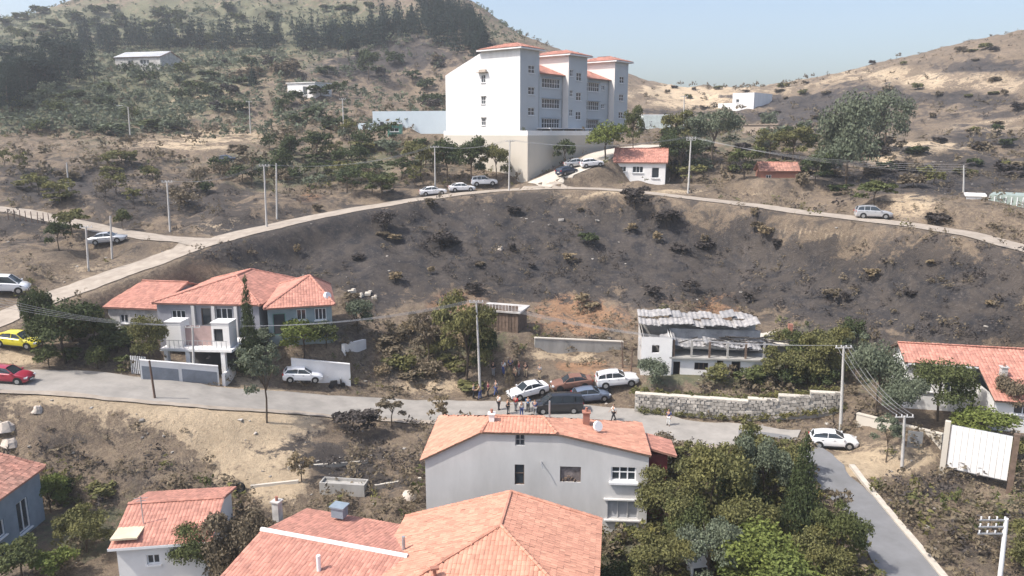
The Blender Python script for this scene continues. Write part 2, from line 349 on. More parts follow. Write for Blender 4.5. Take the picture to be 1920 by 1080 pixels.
# land cover, as soft patches laid over the photograph's ground: (px, py, rx, ry, weight)
COVER = {
 'char': [(1850,540,110,60,.7),(1700,620,160,40,.6),(1880,130,110,12,.8),(1750,185,120,10,.8),(1600,225,120,12,.7),(1450,185,70,8,.7),(1860,215,90,9,.8),(1780,345,150,20,.7),(150,330,160,30,.5),(380,380,120,30,.5),(560,200,60,30,.5),(560,470,160,60,1.1),(820,430,190,75,1.1),(700,485,130,50,.8),(300,350,260,70,.3),(1500,250,300,60,.3),(960,560,120,30,.4),(1200,560,120,26,.4),(1060,460,170,75,.9),(1300,470,200,80,.95),(1620,540,260,75,1.1),(1850,610,120,50,.9),(1000,520,120,40,.6),(740,560,60,30,.6),
   (60,345,110,35,.7),(250,385,60,28,.8),(60,430,90,40,.55),(790,95,120,45,.9),(700,115,80,40,.5),(1840,255,90,14,.9),(1540,195,90,16,.7),(1720,330,120,25,.7),(1560,330,90,40,.5),(1800,130,90,18,.5),(1900,345,90,30,.5),(1600,160,80,12,.5),(1850,300,120,30,.7),(1650,180,160,14,.6),(1880,180,90,14,.6),(1480,210,90,14,.6),(1250,215,60,10,.5),
   (90,835,120,28,.5),(250,880,80,26,.45),(640,860,90,60,.65),(680,890,100,45,.5),(1750,920,70,28,.8),(1800,1010,110,40,.25),(440,480,60,25,.6),(200,230,200,14,.3),(640,140,60,40,.5),(470,190,30,40,.3),(1120,640,60,8,.8),(260,640,90,30,.5),
   (700,620,40,60,.3),(620,340,40,30,.3)],
 'sand': [(250,800,200,26,.35),(620,420,60,20,.35),(760,500,90,20,.3),(1350,430,120,16,.4),(1700,480,140,16,.35),(300,766,150,22,.9),(560,775,60,30,.8),(1700,150,260,30,.6),(1300,175,160,16,.5),(1850,240,120,16,.5),(1500,440,160,14,.4),(1120,400,90,30,.45),(900,400,60,20,.3),(1250,530,160,14,.4),(470,805,110,70,1.8),(540,850,60,60,1.1),(520,905,60,45,.8),(180,755,260,16,.8),(620,770,130,14,.6),(330,275,110,12,.6),(400,260,80,14,.6),(470,200,60,70,.35),(350,200,60,40,.3),(1770,270,110,14,1),(1640,300,30,10,.8),(1320,190,70,16,1),(1600,875,60,28,1.1),(1680,870,60,22,.7),(1760,850,130,22,.6),(1860,930,60,16,.6),
   (1700,375,50,24,.7),(1720,285,60,18,.7),(420,430,60,18,.8),(150,370,40,14,.6),(290,330,60,14,.6),(830,730,70,14,.7),(1050,672,60,10,.8),(40,670,60,14,.9),(100,500,160,22,.25),(1900,470,60,8,.4),(1250,360,300,6,.6),(700,390,240,7,.5),(30,800,60,20,.3),(730,640,70,60,.35),(1500,440,100,14,.3),(1240,175,80,10,.7)],
 'red': [(1080,585,70,38,1.1),(1350,570,60,40,1.0),(570,365,40,20,.6),(900,570,110,30,.6),(1250,560,80,18,.7),(1080,690,70,14,.9),(1150,620,90,22,.3),(420,105,200,14,.3),(500,150,80,30,.3),(820,560,60,30,.4),(1590,355,60,20,.3)],
 'olive': [(500,60,500,70,.7),(650,290,260,50,.4),(200,330,200,60,.25),(200,170,280,60,1.1),(100,200,200,40,.8),(300,55,420,45,.9),(60,90,200,40,.7),(500,320,100,40,.4),(650,325,120,40,.5),(1900,960,120,60,.6),(1540,640,110,50,.7),(1350,260,140,50,.5),(1600,260,100,60,.5),(1480,690,140,60,.8),(820,660,150,40,.5),(150,1000,160,60,.7),(1300,700,120,24,.8),(900,640,60,30,.4),
   (1850,330,80,25,.4),(1300,1000,300,100,.7),(600,880,40,30,.4),(60,330,60,16,.3)],
}
def cover(px, py, key):
    r = np.zeros(px.shape)
    for (cx, cy, rx, ry, w) in COVER[key]:
        r += w * np.exp(-(((px - cx) / rx) ** 2 + ((py - cy) / ry) ** 2))
    return r
def build_ground():
    ys = [-70.0]
    while ys[-1] < 25: ys.append(ys[-1] + 3.0)
    while ys[-1] < 135: ys.append(ys[-1] + 0.55)
    st = 0.6
    while ys[-1] < 620: st *= 1.013; ys.append(ys[-1] + st)
    while ys[-1] < 830: st *= 1.06; ys.append(ys[-1] + st)
    ys = np.array(ys); nc = 420
    # columns closer together in the middle of the sheet
    s = np.linspace(-1, 1, nc); s = 0.8 * s + 0.2 * s ** 3
    X = s[None, :] * (58 + 0.85 * np.maximum(ys, 0))[:, None]; Y = np.repeat(ys[:, None], nc, 1)
    Z = height(X.ravel(), Y.ravel()).reshape(X.shape)
    px, py, t = proj(X.ravel(), Y.ravel(), Z.ravel())
    wob = 26
    px2 = px + fbm(X.ravel(), Y.ravel(), 9, 3, 40) * wob * 2; py2 = py + fbm(X.ravel(), Y.ravel(), 9, 3, 50) * wob * .8
    vis = sstep(15, 40, Y.ravel())
    att = {k: np.clip(cover(px2, py2, k), 0, 1.3) * vis for k in COVER}
    nr = len(ys); idx = np.arange(nr * nc).reshape(nr, nc)
    Fq = np.stack([idx[:-1, :-1], idx[:-1, 1:], idx[1:, 1:], idx[1:, :-1]], -1).reshape(-1, 4)
    V = np.stack([X.ravel(), Y.ravel(), Z.ravel()], 1)
    o = np_mesh('ground', V, Fq, soil_mat(), smooth=True, attrs=att)
    tag(o, kind='structure'); return o
def ribbon(name, key, m, lift=0.0, off=(None, None), thick=0.0, kind='structure', s0=0, s1=None):
    pts, w = ROADS[key]; a, b = off; a = -w / 2 if a is None else a; b = w / 2 if b is None else b
    pts = pts[s0:s1]; d = np.gradient(pts[:, :2], axis=0); d /= np.linalg.norm(d, axis=1)[:, None] + 1e-9
    nrm = np.stack([d[:, 1], -d[:, 0]], 1); k = 7; V = []; n = len(pts)
    us = np.linspace(a, b, k)
    edge = fbm(np.arange(n) * 1.0, np.zeros(n), 4.0, 4, 77) * 1.1 if thick == 0 else np.zeros(n)
    for u in us:
        uu = u + (edge if u in (us[0], us[-1]) else 0)
        V.append(np.column_stack([pts[:, 0] + nrm[:, 0] * uu, pts[:, 1] + nrm[:, 1] * uu, pts[:, 2] + lift]))
    V = np.stack(V, 1).reshape(-1, 3); idx = np.arange(n * k).reshape(n, k)
    Fq = np.stack([idx[:-1, :-1], idx[:-1, 1:], idx[1:, 1:], idx[1:, :-1]], -1).reshape(-1, 4)
    if not thick:
        V[:, 2] = height(V[:, 0], V[:, 1]) + .07 + lift
    if thick:
        L0 = len(V); lo = V.copy(); lo[:, 2] -= thick; V = np.vstack([V, lo])
        for c in (0, k - 1):
            i = idx[:, c]; Fq = np.vstack([Fq, np.stack([i[:-1], i[1:], i[1:] + L0, i[:-1] + L0], 1)])
    o = np_mesh(name, V, Fq, m); tag(o, kind=kind); return o
# pads (filled in by buildings below) must be declared before the ground is built
SX, SY = math.cos(SCH_ANG), math.sin(SCH_ANG)
def sch(u, v, z=0.0):    # school local -> world ; u along facade, v into the building
    return Vector((SCH.x + SX * u - SY * v, SCH.y + SY * u + SX * v, SCH.z + z))
_c = sch(19, 12); pad(_c.x, _c.y, SCH.z - 0.1, 27, 17, SCH_ANG, 3.0)
ZT = SCH.z - 0.1
# level ground under buildings
for (px, D, z, hx, hy, rot, bl) in [
    (1005, 55.5, .9, 9.2, 5.4, -.06, 2.0), (930, 40, -1.0, 7.5, 6, -.1, 3), (590, 44, -.7, 6.5, 5.5, -.35, 2.5), (280, 49, .2, 4.2, 5, .1, 2.5), (-40, 49, .9, 6, 5, 0, 2.5),
    (1850, 67, 4.6, 11, 6, 0, 3), (245, 83, 7.4, 3.6, 4, 0, 2.5), (390, 84, 8.0, 7, 6.6, 0, 3), (560, 83, 7.8, 5, 6, 0, 3), (372, 75, 6.0, 5, 3.0, 0, 1.5), (1320, 81, 4.2, 8, 3.4, 0, 2.5), (945, 88, 6.9, 2.8, 2.2, 0, 3),
    (1085, 78.0, 4.1, 8.5, 2.6, 0, 2.0), (1545, 62.8, 3.55, 5, 2.2, -.15, 2.0), (575, 72.6, 4.9, 4, 1.6, .1, 1.5), (30, 71.5, 9.4, 3.4, 1.8, 0, 1.5), (1200, 136, 21.2, 6.5, 5, 0, 3), (1462, 129.5, 22.6, 5, 5, 0, 4)]:
    pad_px(px, D, hx, hy, z, rot, bl)
ground = build_ground()
M_road = mat('worn_concrete_road', (.34, .315, .285), .9, .14, .5, bump=.5, col2=(.23, .215, .195))
M_dust = mat('dusty_road', (.40, .345, .285), .95, .12, .8, col2=(.26, .22, .18), bump=.3)
M_kerb = mat('kerb_concrete', (.52, .47, .40), .9, .1, 1.5)
ribbon('village_road', 'village_street', M_road, 0.03)
ribbon('lane', 'lane', mat('grey_asphalt_lane', (.20, .20, .205), .9, .1, .6, col2=(.15, .15, .15)), 0.045)
ribbon('upper_road', 'upper_road', M_dust, 0.02)
ribbon('side_road', 'side_road', M_dust, 0.035)
ribbon('hill_track', 'hill_track', M_dust, 0.03)
ribbon('school_ramp', 'school_ramp', M_kerb, 0.04)
ribbon('kerb', 'lane', M_kerb, 0.17, (-2.3, -1.85), 0.25, s0=9)

ribbon('road_edge', 'village_street', M_dust, 0.05, (2.7, 3.5), 0.0)
# ---------------------------------------------------------------- building kit
M_tile = mat('terracotta_tiles', (.49, .235, .175), .85, .1, .8, col2=(.37, .175, .135), tone=.2, bump=.15)
M_tile_pale = mat('pale_orange_tiles', (.54, .275, .19), .85, .1, .7, col2=(.44, .215, .15), tone=.16, bump=.15)
M_tile_old = mat('old_faded_tiles', (.42, .20, .15), .9, .12, .6, col2=(.30, .17, .13), tone=.3, bump=.2)
M_ridge = mat('ridge_mortar', (.62, .42, .33), .9, .1, 2)
M_white = mat('white_plaster', (.80, .79, .77), .85, .05, .5, col2=(.70, .68, .66), bump=.1)
M_schoolwhite = mat('school_white_paint', (.80, .80, .79), .75, .03, .5, col2=(.64, .635, .62), streak=(1, 1, .14))
M_schoolblue = mat('pale_blue_shaded_wall', (.50, .575, .63), .8, .05, .35, col2=(.45, .52, .57))  # shade of the hall walls is put into this blue-grey
M_grey = mat('light_grey_render', (.60, .585, .57), .9, .05, .4, col2=(.46, .45, .435), bump=.1, streak=(1, 1, .35))
M_conc = mat('bare_concrete', (.40, .385, .36), .9, .1, .8, col2=(.28, .27, .25), bump=.25, streak=(1, 1, .4))
M_beige = mat('beige_retaining_concrete', (.54, .49, .42), .9, .08, .4, col2=(.50, .465, .40), streak=(1, 1, .4))
M_stain = mat('stained_plaster', (.62, .60, .57), .9, .15, .9, col2=(.30, .28, .26), bump=.2)
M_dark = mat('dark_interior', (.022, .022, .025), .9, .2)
M_glass = mat('window_glass', (.035, .045, .055), .08, .1, 1.0, spec=.8)  # opaque; the unlit interior behind is put into the dark colour
M_pvc = mat('white_frame', (.78, .78, .78), .5, .03)
M_wood = mat('weathered_wood', (.17, .12, .09), .9, .2, 3.0, tone=.3)
M_metal = mat('galvanised_metal', (.45, .46, .47), .45, .12, 2.0, metal=.5)
M_brick = mat('bare_red_brick', (.36, .16, .11), .95, .15, 2.0, col2=(.27, .13, .10))
M_green = mat('green_paint', (.12, .30, .24), .6, .1)
M_blue = mat('grey_blue_paint_and_shade', (.22, .27, .32), .7, .1)  # paint on posts and tank; painted-in wall shade on the edge house
M_black = mat('black_paint', (.02, .02, .022), .5, .1)
M_redw = mat('dark_red_paint', (.26, .06, .06), .8, .12, .9)
M_pole = mat('spun_concrete_pole', (.50, .485, .46), .85, .08, 1.0)
M_polewood = mat('tarred_timber_pole', (.16, .105, .08), .9, .2, 1.5)
M_wire = mat('power_cable', (.32, .32, .33), .6, .05)

class Frame:
    """vertical plane through two photo points; local x runs A->B, y goes back, z is world height minus ground"""
    def __init__(s, A, B, zg):
        s.A = A; d = (B - A); d.z = 0; s.L = d.length; s.rot = math.atan2(d.y, d.x); s.zg = zg
        s.ux = d.normalized(); s.uy = Vector((-s.ux.y, s.ux.x, 0)); s.o = Vector((A.x, A.y, zg))
    def uv(s, px, py, y=0.0):
        u = (px - 960) / F; v = (540 - py) / F; d = Vector((u, CT + v * ST, -ST + v * CT)); o = Vector((0, 0, EYE))
        t = (s.A + s.uy * y - o).dot(s.uy) / d.dot(s.uy); p = o + d * t - s.o
        return p.dot(s.ux), p.z
    def rect(s, x0, y0, x1, y1, y=0.0):
        a = s.uv(x0, (y0 + y1) / 2, y); b = s.uv(x1, (y0 + y1) / 2, y); xm = (x0 + x1) / 2
        t = s.uv(xm, y0, y)[1]; bo = s.uv(xm, y1, y)[1]
        return (a[0], b[0], bo, t)
    def w(s, x, y, z): return s.o + s.ux * x + s.uy * y + Vector((0, 0, z))
    def node(s, name, label, cat, group=None): return empty(name, s.o, s.rot, label, cat, group)
def wall(parent, p, ang, L, z0, z1, holes, m, name='wall', depth=.22, thick=.25, top=None, a=.5):
    """a wall face with real openings; p local corner, ang local direction; holes (u0,u1,z0,z1); top: list of (u,z) profile above z1"""
    ux, uy = math.cos(ang), math.sin(ang); ix, iy = -uy, ux      # inward
    mb = MB()
    def pt(u, z, d=0.0): return (p[0] + ux * u + ix * d, p[1] + uy * u + iy * d, z)
    us = sorted({0.0, L, *[min(max(h[0], 0), L) for h in holes], *[min(max(h[1], 0), L) for h in holes]})
    zs = sorted({z0, z1, *[h[2] for h in holes if z0 < h[2] < z1], *[h[3] for h in holes if z0 < h[3] < z1]})
    for i in range(len(us) - 1):
        for j in range(len(zs) - 1):
            uc = (us[i] + us[i+1]) / 2; zc = (zs[j] + zs[j+1]) / 2
            if any(h[0] < uc < h[1] and h[2] < zc < h[3] for h in holes): continue
            mb.face([pt(us[i], zs[j]), pt(us[i+1], zs[j]), pt(us[i+1], zs[j+1]), pt(us[i], zs[j+1])], a)
    for h in holes:
        a0, a1, b0, b1 = max(h[0], 0), min(h[1], L), max(h[2], z0), min(h[3], z1)
        mb.face([pt(a0, b0), pt(a0, b1), pt(a0, b1, depth), pt(a0, b0, depth)]); mb.face([pt(a1, b1), pt(a1, b0), pt(a1, b0, depth), pt(a1, b1, depth)])
        mb.face([pt(a0, b1), pt(a1, b1), pt(a1, b1, depth), pt(a0, b1, depth)]); mb.face([pt(a0, b0), pt(a0, b0, depth), pt(a1, b0, depth), pt(a1, b0)])
    if top: mb.face([pt(0, z1)] + [pt(L, z1)] + [pt(u, z) for u, z in reversed(top)], a)
    # inner face, so that a wall seen through has a body
    mb.face([pt(.01, z0, thick), pt(L - .01, z0, thick), pt(L - .01, z1, thick), pt(.01, z1, thick)][::-1], a) if not holes else None
    return mb.build(name, m, parent, fix=False)
def opening(parent, p, ang, rect, kind='window', cols=2, rows=1, inset=.12, fr=.07, mf=None, sill=True, bars=0, glass=None, name=None, fixed=True):
    """a window or door set into a hole; frame with pane child (and sill)"""
    mf = mf or M_pvc; glass = glass or M_glass
    u0, u1, z0, z1 = rect; ux, uy = math.cos(ang), math.sin(ang); ix, iy = -uy, ux
    def M_(d): return Matrix(((ux, ix, 0, p[0] + ix * d), (uy, iy, 0, p[1] + iy * d), (0, 0, 1, 0), (0, 0, 0, 1)))
    T = M_(inset); mb = MB(); w = u1 - u0; h = z1 - z0
    g = .004
    mb.box(((u0+u1)/2, 0, z0 + fr/2 + g), (w - 2*g, .07, fr), M=T); mb.box(((u0+u1)/2, 0, z1 - fr/2 - g), (w - 2*g, .07, fr), M=T)
    for c in range(cols + 1):
        x = u0 + fr/2 + g + (w - fr - 2*g) * c / cols; mb.box((x, 0, (z0+z1)/2), (fr, .066, h - 2*fr - 2*g), M=T)
    for r in range(1, rows): mb.box(((u0+u1)/2, .003, z0 + h * r / rows), (w - 2*fr, .05, fr * .8), M=T)
    f = mb.build(name or kind, mf, parent, fix=False)
    g_ = MB(); g_.box(((u0+u1)/2, .045, (z0+z1)/2), (w - fr, .015, h - fr), M=T); g_.build('pane', glass, f, fix=False)
    if bars:
        b = MB(); T2 = M_(-.03)
        for k in range(bars): b.box((u0 + w * (k + .5) / bars, 0, (z0+z1)/2), (.03, .02, h - .02), M=T2)
        for zz in (z0 + .1, z1 - .1): b.box(((u0+u1)/2, .001, zz), (w, .018, .03), M=T2)
        b.build('window_bars', M_metal, f, fix=False)
    if sill and kind == 'window':
        s_ = MB(); s_.box(((u0+u1)/2, -.06, z0 - .045), (w + .16, .2, .08), M=M_(0)); s_.build('sill', M_pvc, f, fix=False)
    return f
def inpoly(x, y, poly):
    r = np.zeros(x.shape, bool); n = len(poly); j = n - 1
    for i in range(n):
        xi, yi = poly[i]; xj, yj = poly[j]
        c = ((yi > y) != (yj > y)) & (x < (xj - xi) * (y - yi) / (yj - yi + 1e-12) + xi); r ^= c; j = i
    return r
def tiles(planes, m, parent, k=1.0, name='roof_tiles'):
    Vs, Fs, Ts = [], [], []; base = 0
    for poly in planes:
        P3 = [Vector(p) for p in poly]; e = (P3[1] - P3[0]).normalized()
        n = Vector((0, 0, 0))
        for i in range(len(P3)): n += (P3[i] - P3[0]).cross(P3[(i+1) % len(P3)] - P3[0])
        n.normalize(); n = -n if n.z < 0 else n
        s = n.cross(e); s.normalize()
        if s.z < 0: s = -s
        q = [((p - P3[0]).dot(e), (p - P3[0]).dot(s)) for p in P3]
        du, dv = .25 * k, .36 * k
        umin = min(a for a, b in q); umax = max(a for a, b in q); vmax = max(b for a, b in q)
        U, Vv = np.meshgrid(np.arange(umin, umax, du), np.arange(0, vmax, dv)); U = U.ravel(); Vv = Vv.ravel()
        keep = inpoly(U + du/2, Vv + dv/2, q); U, Vv = U[keep], Vv[keep]
        nt = len(U)
        if not nt: continue
        prof = np.array([0, .75, 1, .75, 0]) * .03 * k; fu = np.array([0, .22, .5, .78, 1])
        jit = nrg.normal(0, .006, nt)
        pts = []
        for row, (fv, lift) in enumerate(((-.06, .028 * k), (1.0, .018), (-.06, .0))):
            uu = U[:, None] + fu[None] * du; vv = (Vv[:, None] + fv * dv) + 0 * uu
            hh = prof[None] * (1 if row < 2 else .4) + lift + jit[:, None] + .02
            pts.append(np.stack([uu, vv, hh], -1))
        A = np.concatenate(pts, 1)                         # nt, 15, 3
        W3 = np.array(P3[0])[None, None] + A[..., :1] * np.array(e) + A[..., 1:2] * np.array(s) + A[..., 2:] * np.array(n)
        f = []
        for c in range(4): f.append([c, c+1, 5+c+1, 5+c]); f.append([10+c, 10+c+1, c+1, c])
        f = np.array(f)
        Fs.append((np.arange(nt)[:, None, None] * 15 + f[None] + base).reshape(-1, 4)); Vs.append(W3.reshape(-1, 3)); base += nt * 15
        Ts.append(np.repeat(nrg.random(nt) ** 1.0, 15))
    o = np_mesh(name, np.concatenate(Vs), np.concatenate(Fs), m, tone=np.concatenate(Ts), parent=parent)
    return tag(o, kind='stuff')
def roof(parent, planes, m, k=1.0, ridges=(), under=None, slab=.12, mr=None):
    mb = MB()
    for poly in planes: mb.prism([Vector(p) - Vector((0, 0, slab)) for p in poly], (0, 0, slab))
    r = mb.build('roof', under or M_tile_old, parent)
    tiles(planes, m, r, k)
    if ridges:
        c = MB()
        for a, b in ridges:
            a = Vector(a); b = Vector(b); n = max(1, int((b - a).length / .42)); up = Vector((0, 0, .07))
            for i in range(n):
                p = a + (b - a) * (i / n) + up; q = a + (b - a) * ((i + 1.08) / n) + up - Vector((0, 0, .02)); c.tube([p, q], .13, 6, .115, a=rng.random())
        o = c.build('ridge_caps', mr or m, r, fix=False); tag(o, kind='stuff')
    return r
def chimney(parent, x, y, z0, z1, w=.45, m=None, pot=True, name='chimney'):
    mb = MB(); mb.box((x, y, (z0+z1)/2), (w, w, z1-z0)); mb.box((x, y, z1+.04), (w+.16, w+.16, .08))
    o = mb.build(name, m or M_white, parent)
    if pot: t = MB(); t.tube([(x, y, z1+.08), (x, y, z1+.38)], .1, 8); t.build('chimney_pot', M_brick, o)
    return o
def simple_house(name, label, A, B, depth, zg, rise=1.6, kind='gable_x', wallm=None, tilem=None, k=1.0, ov=.35, front=(), rightw=(), leftw=(), cat='house', caps=True, ridge=None, group=None, zlow=1.2):
    """A,B front eave corners seen in the photo; ridge=(x, y0, y1) for hip roofs with the ridge going back"""
    fr = Frame(A, B, zg); L = fr.L; eh = (A.z + B.z) / 2 - zg; wallm = wallm or M_white; tilem = tilem or M_tile
    h = fr.node(name, label, cat, group); D = depth; L0, L1 = ov, L - ov; Y0, Y1 = ov, D - ov
    gx = kind == 'gable_x'
    fh = [fr.rect(*w[:4], y=ov) for w in front]; fh = [(a - L0, b - L0, c, d) for a, b, c, d in fh]
    wall(h, (L0, Y0), 0, L1 - L0, -zlow, eh, fh, wallm)
    for r_, w in zip(fh, front): opening(h, (L0, Y0), 0, r_, cols=w[4] if len(w) > 4 else 2, rows=w[5] if len(w) > 5 else 1, mf=w[6] if len(w) > 6 else None, kind='window' if (len(w) <= 7) else w[7])
    tp = [(0, eh), ((Y1 - Y0) / 2, eh + rise * .93), (Y1 - Y0, eh)] if gx else None
    rw = [(u, u + w, z, z + hh) for u, z, w, hh in rightw]
    wall(h, (L1, Y0), PI/2, Y1 - Y0, -zlow, eh, rw, wallm, top=tp)
    for r_ in rw: opening(h, (L1, Y0), PI/2, r_)
    wall(h, (L1, Y1), PI, L1 - L0, -zlow, eh, [], wallm)
    lw = [(u, u + w, z, z + hh) for u, z, w, hh in leftw]
    wall(h, (L0, Y1), -PI/2, Y1 - Y0, -zlow, eh, lw, wallm, top=tp)
    for r_ in lw: opening(h, (L0, Y1), -PI/2, r_)
    if gx:
        ym = D / 2; pl = [[(0, 0, eh), (L, 0, eh), (L, ym, eh + rise), (0, ym, eh + rise)], [(L, D, eh), (0, D, eh), (0, ym, eh + rise), (L, ym, eh + rise)]]
        rg = [((0, ym, eh + rise), (L, ym, eh + rise))]
    else:
        xr, y0, y1 = ridge; a = (xr, y0, eh + rise); b = (xr, y1, eh + rise) if len(ridge) == 3 and y1 > y0 else a
        pl = [[(0, 0, eh), (L, 0, eh), a], [(L, 0, eh), (L, D, eh), b, a] if b != a else [(L, 0, eh), (L, D, eh), a], [(L, D, eh), (0, D, eh), b], [(0, D, eh), (0, 0, eh), a, b] if b != a else [(0, D, eh), (0, 0, eh), a]]
        rg = [((0, 0, eh), a), ((L, 0, eh), a), ((L, D, eh), b), ((0, D, eh), b)] + ([(a, b)] if a != b else [])
    r_ = roof(h, pl, tilem, k, rg if caps else ())
    return h, fr, eh
# ================================================================ the big white building on the hill
def build_school():
    h = empty('school_building', SCH, SCH_ANG, 'tall white four-storey school with red hipped roofs on the terrace above the retaining wall', 'school building')
    Ls, Ws, EH, TH = 41.0, 20.0, 11.9, 16.0
    W1, B1 = M_schoolwhite, mat('school_white_in_shade', (.48, .505, .52), .8, .03, .25, col2=(.42, .445, .46))  # facade copy of the white, darkened blue-grey to carry its shade
    towers = [(0, 6.2), (16.5, 23.5), (35.0, 41.0)]
    # end wall (local x=0, looks left): profile rises from the back eave to the tower
    ew = [(v, v + 1.1, z, z + 1.5) for v in (8.9,) for z in (1.6, 5.8, 10.0)]
    holes = [(20 - b, 20 - a, c, d) for a, b, c, d in ew]
    wall(h, (0, Ws), -PI/2, Ws, -1.5, EH, holes, W1, name='end_wall', top=[(0, EH), (Ws - 9.6, TH), (Ws, TH)])
    for i, r_ in enumerate(holes):
        f = opening(h, (0, Ws), -PI/2, r_, cols=2, rows=2, sill=True)
        hd = MB(); y = Ws - (r_[0] + r_[1]) / 2
        if i == 2: hd.box((-.4, y, r_[3] + .55), (.8, 2.6, .12)); hd.box((-.22, y, r_[3] + .85), (.4, 1.8, .4)); hd.build('window_hood', mat('hood_tan', (.45, .38, .32)), f)
        else: hd.box((-.15, y, r_[3] + .12), (.3, 1.5, .1)); hd.build('window_hood', M_schoolwhite, f)
    # bases of the facade: recesses sit 1.6 m behind the towers
    rc = 1.6
    def fac(x0, x1, y, z1, wins, nm='facade_wall', m=B1, name='window'):
        hs = [(a - x0, b - x0, c, d) for a, b, c, d in wins]
        wall(h, (x0, y), 0, x1 - x0, -1.5, z1, hs, m, name=nm)
        for r_ in hs:
            n = max(2, round((r_[1] - r_[0]) / .85)); f = opening(h, (x0, y), 0, r_, cols=n, rows=2, fr=.09, glass=M_glass)
            if r_[1] - r_[0] > 3:
                hd = MB(); hd.box((x0 + (r_[0] + r_[1]) / 2, y - .22, r_[3] + .1), (r_[1] - r_[0] + .3, .42, .1)); hd.build('window_hood', mat('hood_shadow_grey', (.33, .37, .41)), f)
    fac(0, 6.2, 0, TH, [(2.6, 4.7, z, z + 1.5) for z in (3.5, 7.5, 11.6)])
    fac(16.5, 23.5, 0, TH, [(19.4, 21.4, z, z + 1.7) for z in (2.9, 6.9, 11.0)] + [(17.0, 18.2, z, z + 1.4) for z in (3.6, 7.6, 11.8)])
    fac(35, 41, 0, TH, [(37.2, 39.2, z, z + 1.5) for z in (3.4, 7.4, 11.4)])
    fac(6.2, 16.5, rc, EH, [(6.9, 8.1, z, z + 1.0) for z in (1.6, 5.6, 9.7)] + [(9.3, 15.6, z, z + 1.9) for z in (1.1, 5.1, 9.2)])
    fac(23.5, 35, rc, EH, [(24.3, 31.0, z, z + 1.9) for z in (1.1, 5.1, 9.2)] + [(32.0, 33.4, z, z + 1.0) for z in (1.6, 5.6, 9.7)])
    fac_back = MB()
    wall(h, (Ls, Ws), PI, Ls, -1.5, EH, [], W1, name='back_wall')
    wall(h, (Ls, 0), PI/2, Ws, -1.5, EH, [], B1, name='far_end_wall', top=[(0, TH), (9.6, TH), (Ws, EH)])
    for (a, b) in towers:      # tower returns, cream above the low roofs
        for x, ang, y in ((a, -PI/2, 9.6), (b, PI/2, 0)):
            if x in (0, Ls): continue
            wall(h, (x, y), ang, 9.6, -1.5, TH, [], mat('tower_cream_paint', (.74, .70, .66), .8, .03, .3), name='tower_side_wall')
        wall(h, (b, 9.6), PI, b - a, EH - 1, TH, [], W1, name='tower_back_wall')
    # roofs
    zs = EH; ridge_y = 9.8; rz = EH + 3.3
    pl = []
    for x0, x1 in ((6.2, 16.5), (23.5, 35)): pl.append([(x0, rc - .7, zs), (x1, rc - .7, zs), (x1, ridge_y, rz), (x0, ridge_y, rz)])
    pl.append([(Ls + .5, Ws + .6, zs), (.3, Ws + .6, zs), (.3, ridge_y, TH - .1), (Ls + .5, ridge_y, TH - .1)])
    roof(h, pl, M_tile, 2.0, under=M_tile_old)
    for (a, b) in towers:
        o = .9; x0, x1, y0, y1 = a - o, b + o, -o, 9.6 + o; c0 = ((x0 + x1) / 2, y0 + 4, TH + 1.5); c1 = ((x0 + x1) / 2, y1 - 4, TH + 1.5); z = TH + .28
        s_ = MB(); s_.box(((x0+x1)/2, (y0+y1)/2, TH + .11), (x1-x0, y1-y0, .24)); s_.build('eave_slab', M_schoolwhite, h)
        roof(h, [[(x0, y0, z), (x1, y0, z), c0], [(x1, y0, z), (x1, y1, z), c1, c0], [(x1, y1, z), (x0, y1, z), c1], [(x0, y1, z), (x0, y0, z), c0, c1]], M_tile, 2.0, slab=.02)
    c = MB(); c.box((13.5, -1.0, 1.0), (16, 4.6, .18)); c.build('entrance_canopy', M_pvc, h)
    for x in (6.2, 10.5, 15, 20.5): p = MB(); p.box((x, -3, 0.0), (.3, .3, 1.9)); p.build('canopy_post', M_blue, h)
    for x in (6.05, 16.35, 23.65, 34.85): dp = MB(); dp.tube([(x, -.1 if x in (6.05, 23.65) else rc - .1, -.6), (x, -.1 if x in (6.05, 23.65) else rc - .1, EH)], .07, 6); dp.build('drainpipe', M_metal, h)
    k = MB(); k.box((13.3, -.9, -.45), (14, .3, 2.6)); k.build('entrance_glazing', M_glass, h)
build_school()
# ---- retaining wall below the school: lit face on the left, shaded face on the right
def retaining():
    fz = lambda p: PZ(p[0], p[1], p[2])
    corner = PZ(989, 340, H(*P(989, 340, 133).xy)) if False else P(989, 342, 131.5)
    L_ = P(832, 257, 147); Rr = P(1150, 262, 152)
    n = empty('retaining_wall', (corner.x, corner.y, corner.z), 0, 'tall plain beige concrete retaining wall with a sharp corner under the white school', 'retaining wall')
    top = P(989, 254, 131.5).z
    for nm, a, b, zt in (('sunlit_wall_face', L_, corner, top), ('shaded_wall_face', corner, Rr, top)):
        d = b - a; d.z = 0; nrm = Vector((-d.y, d.x, 0)).normalized() * .5
        zb = corner.z - 2.5; o = corner
        poly = [Vector((a.x, a.y, zb)) - o, Vector((b.x, b.y, zb)) - o, Vector((b.x, b.y, zt)) - o, Vector((a.x, a.y, zt)) - o]
        mb = MB(); mb.prism(poly, nrm); w = mb.build(nm, M_beige, n)
        c = MB(); a2 = Vector((a.x, a.y, zt + .12)) - o; b2 = Vector((b.x, b.y, zt + .12)) - o
        c.prism([a2 - Vector((0,0,.12)), b2 - Vector((0,0,.12)), b2 + Vector((0,0,.7)), a2 + Vector((0,0,.7))], nrm * .5); c.build('parapet', M_white, w)
    return corner
corner = retaining()
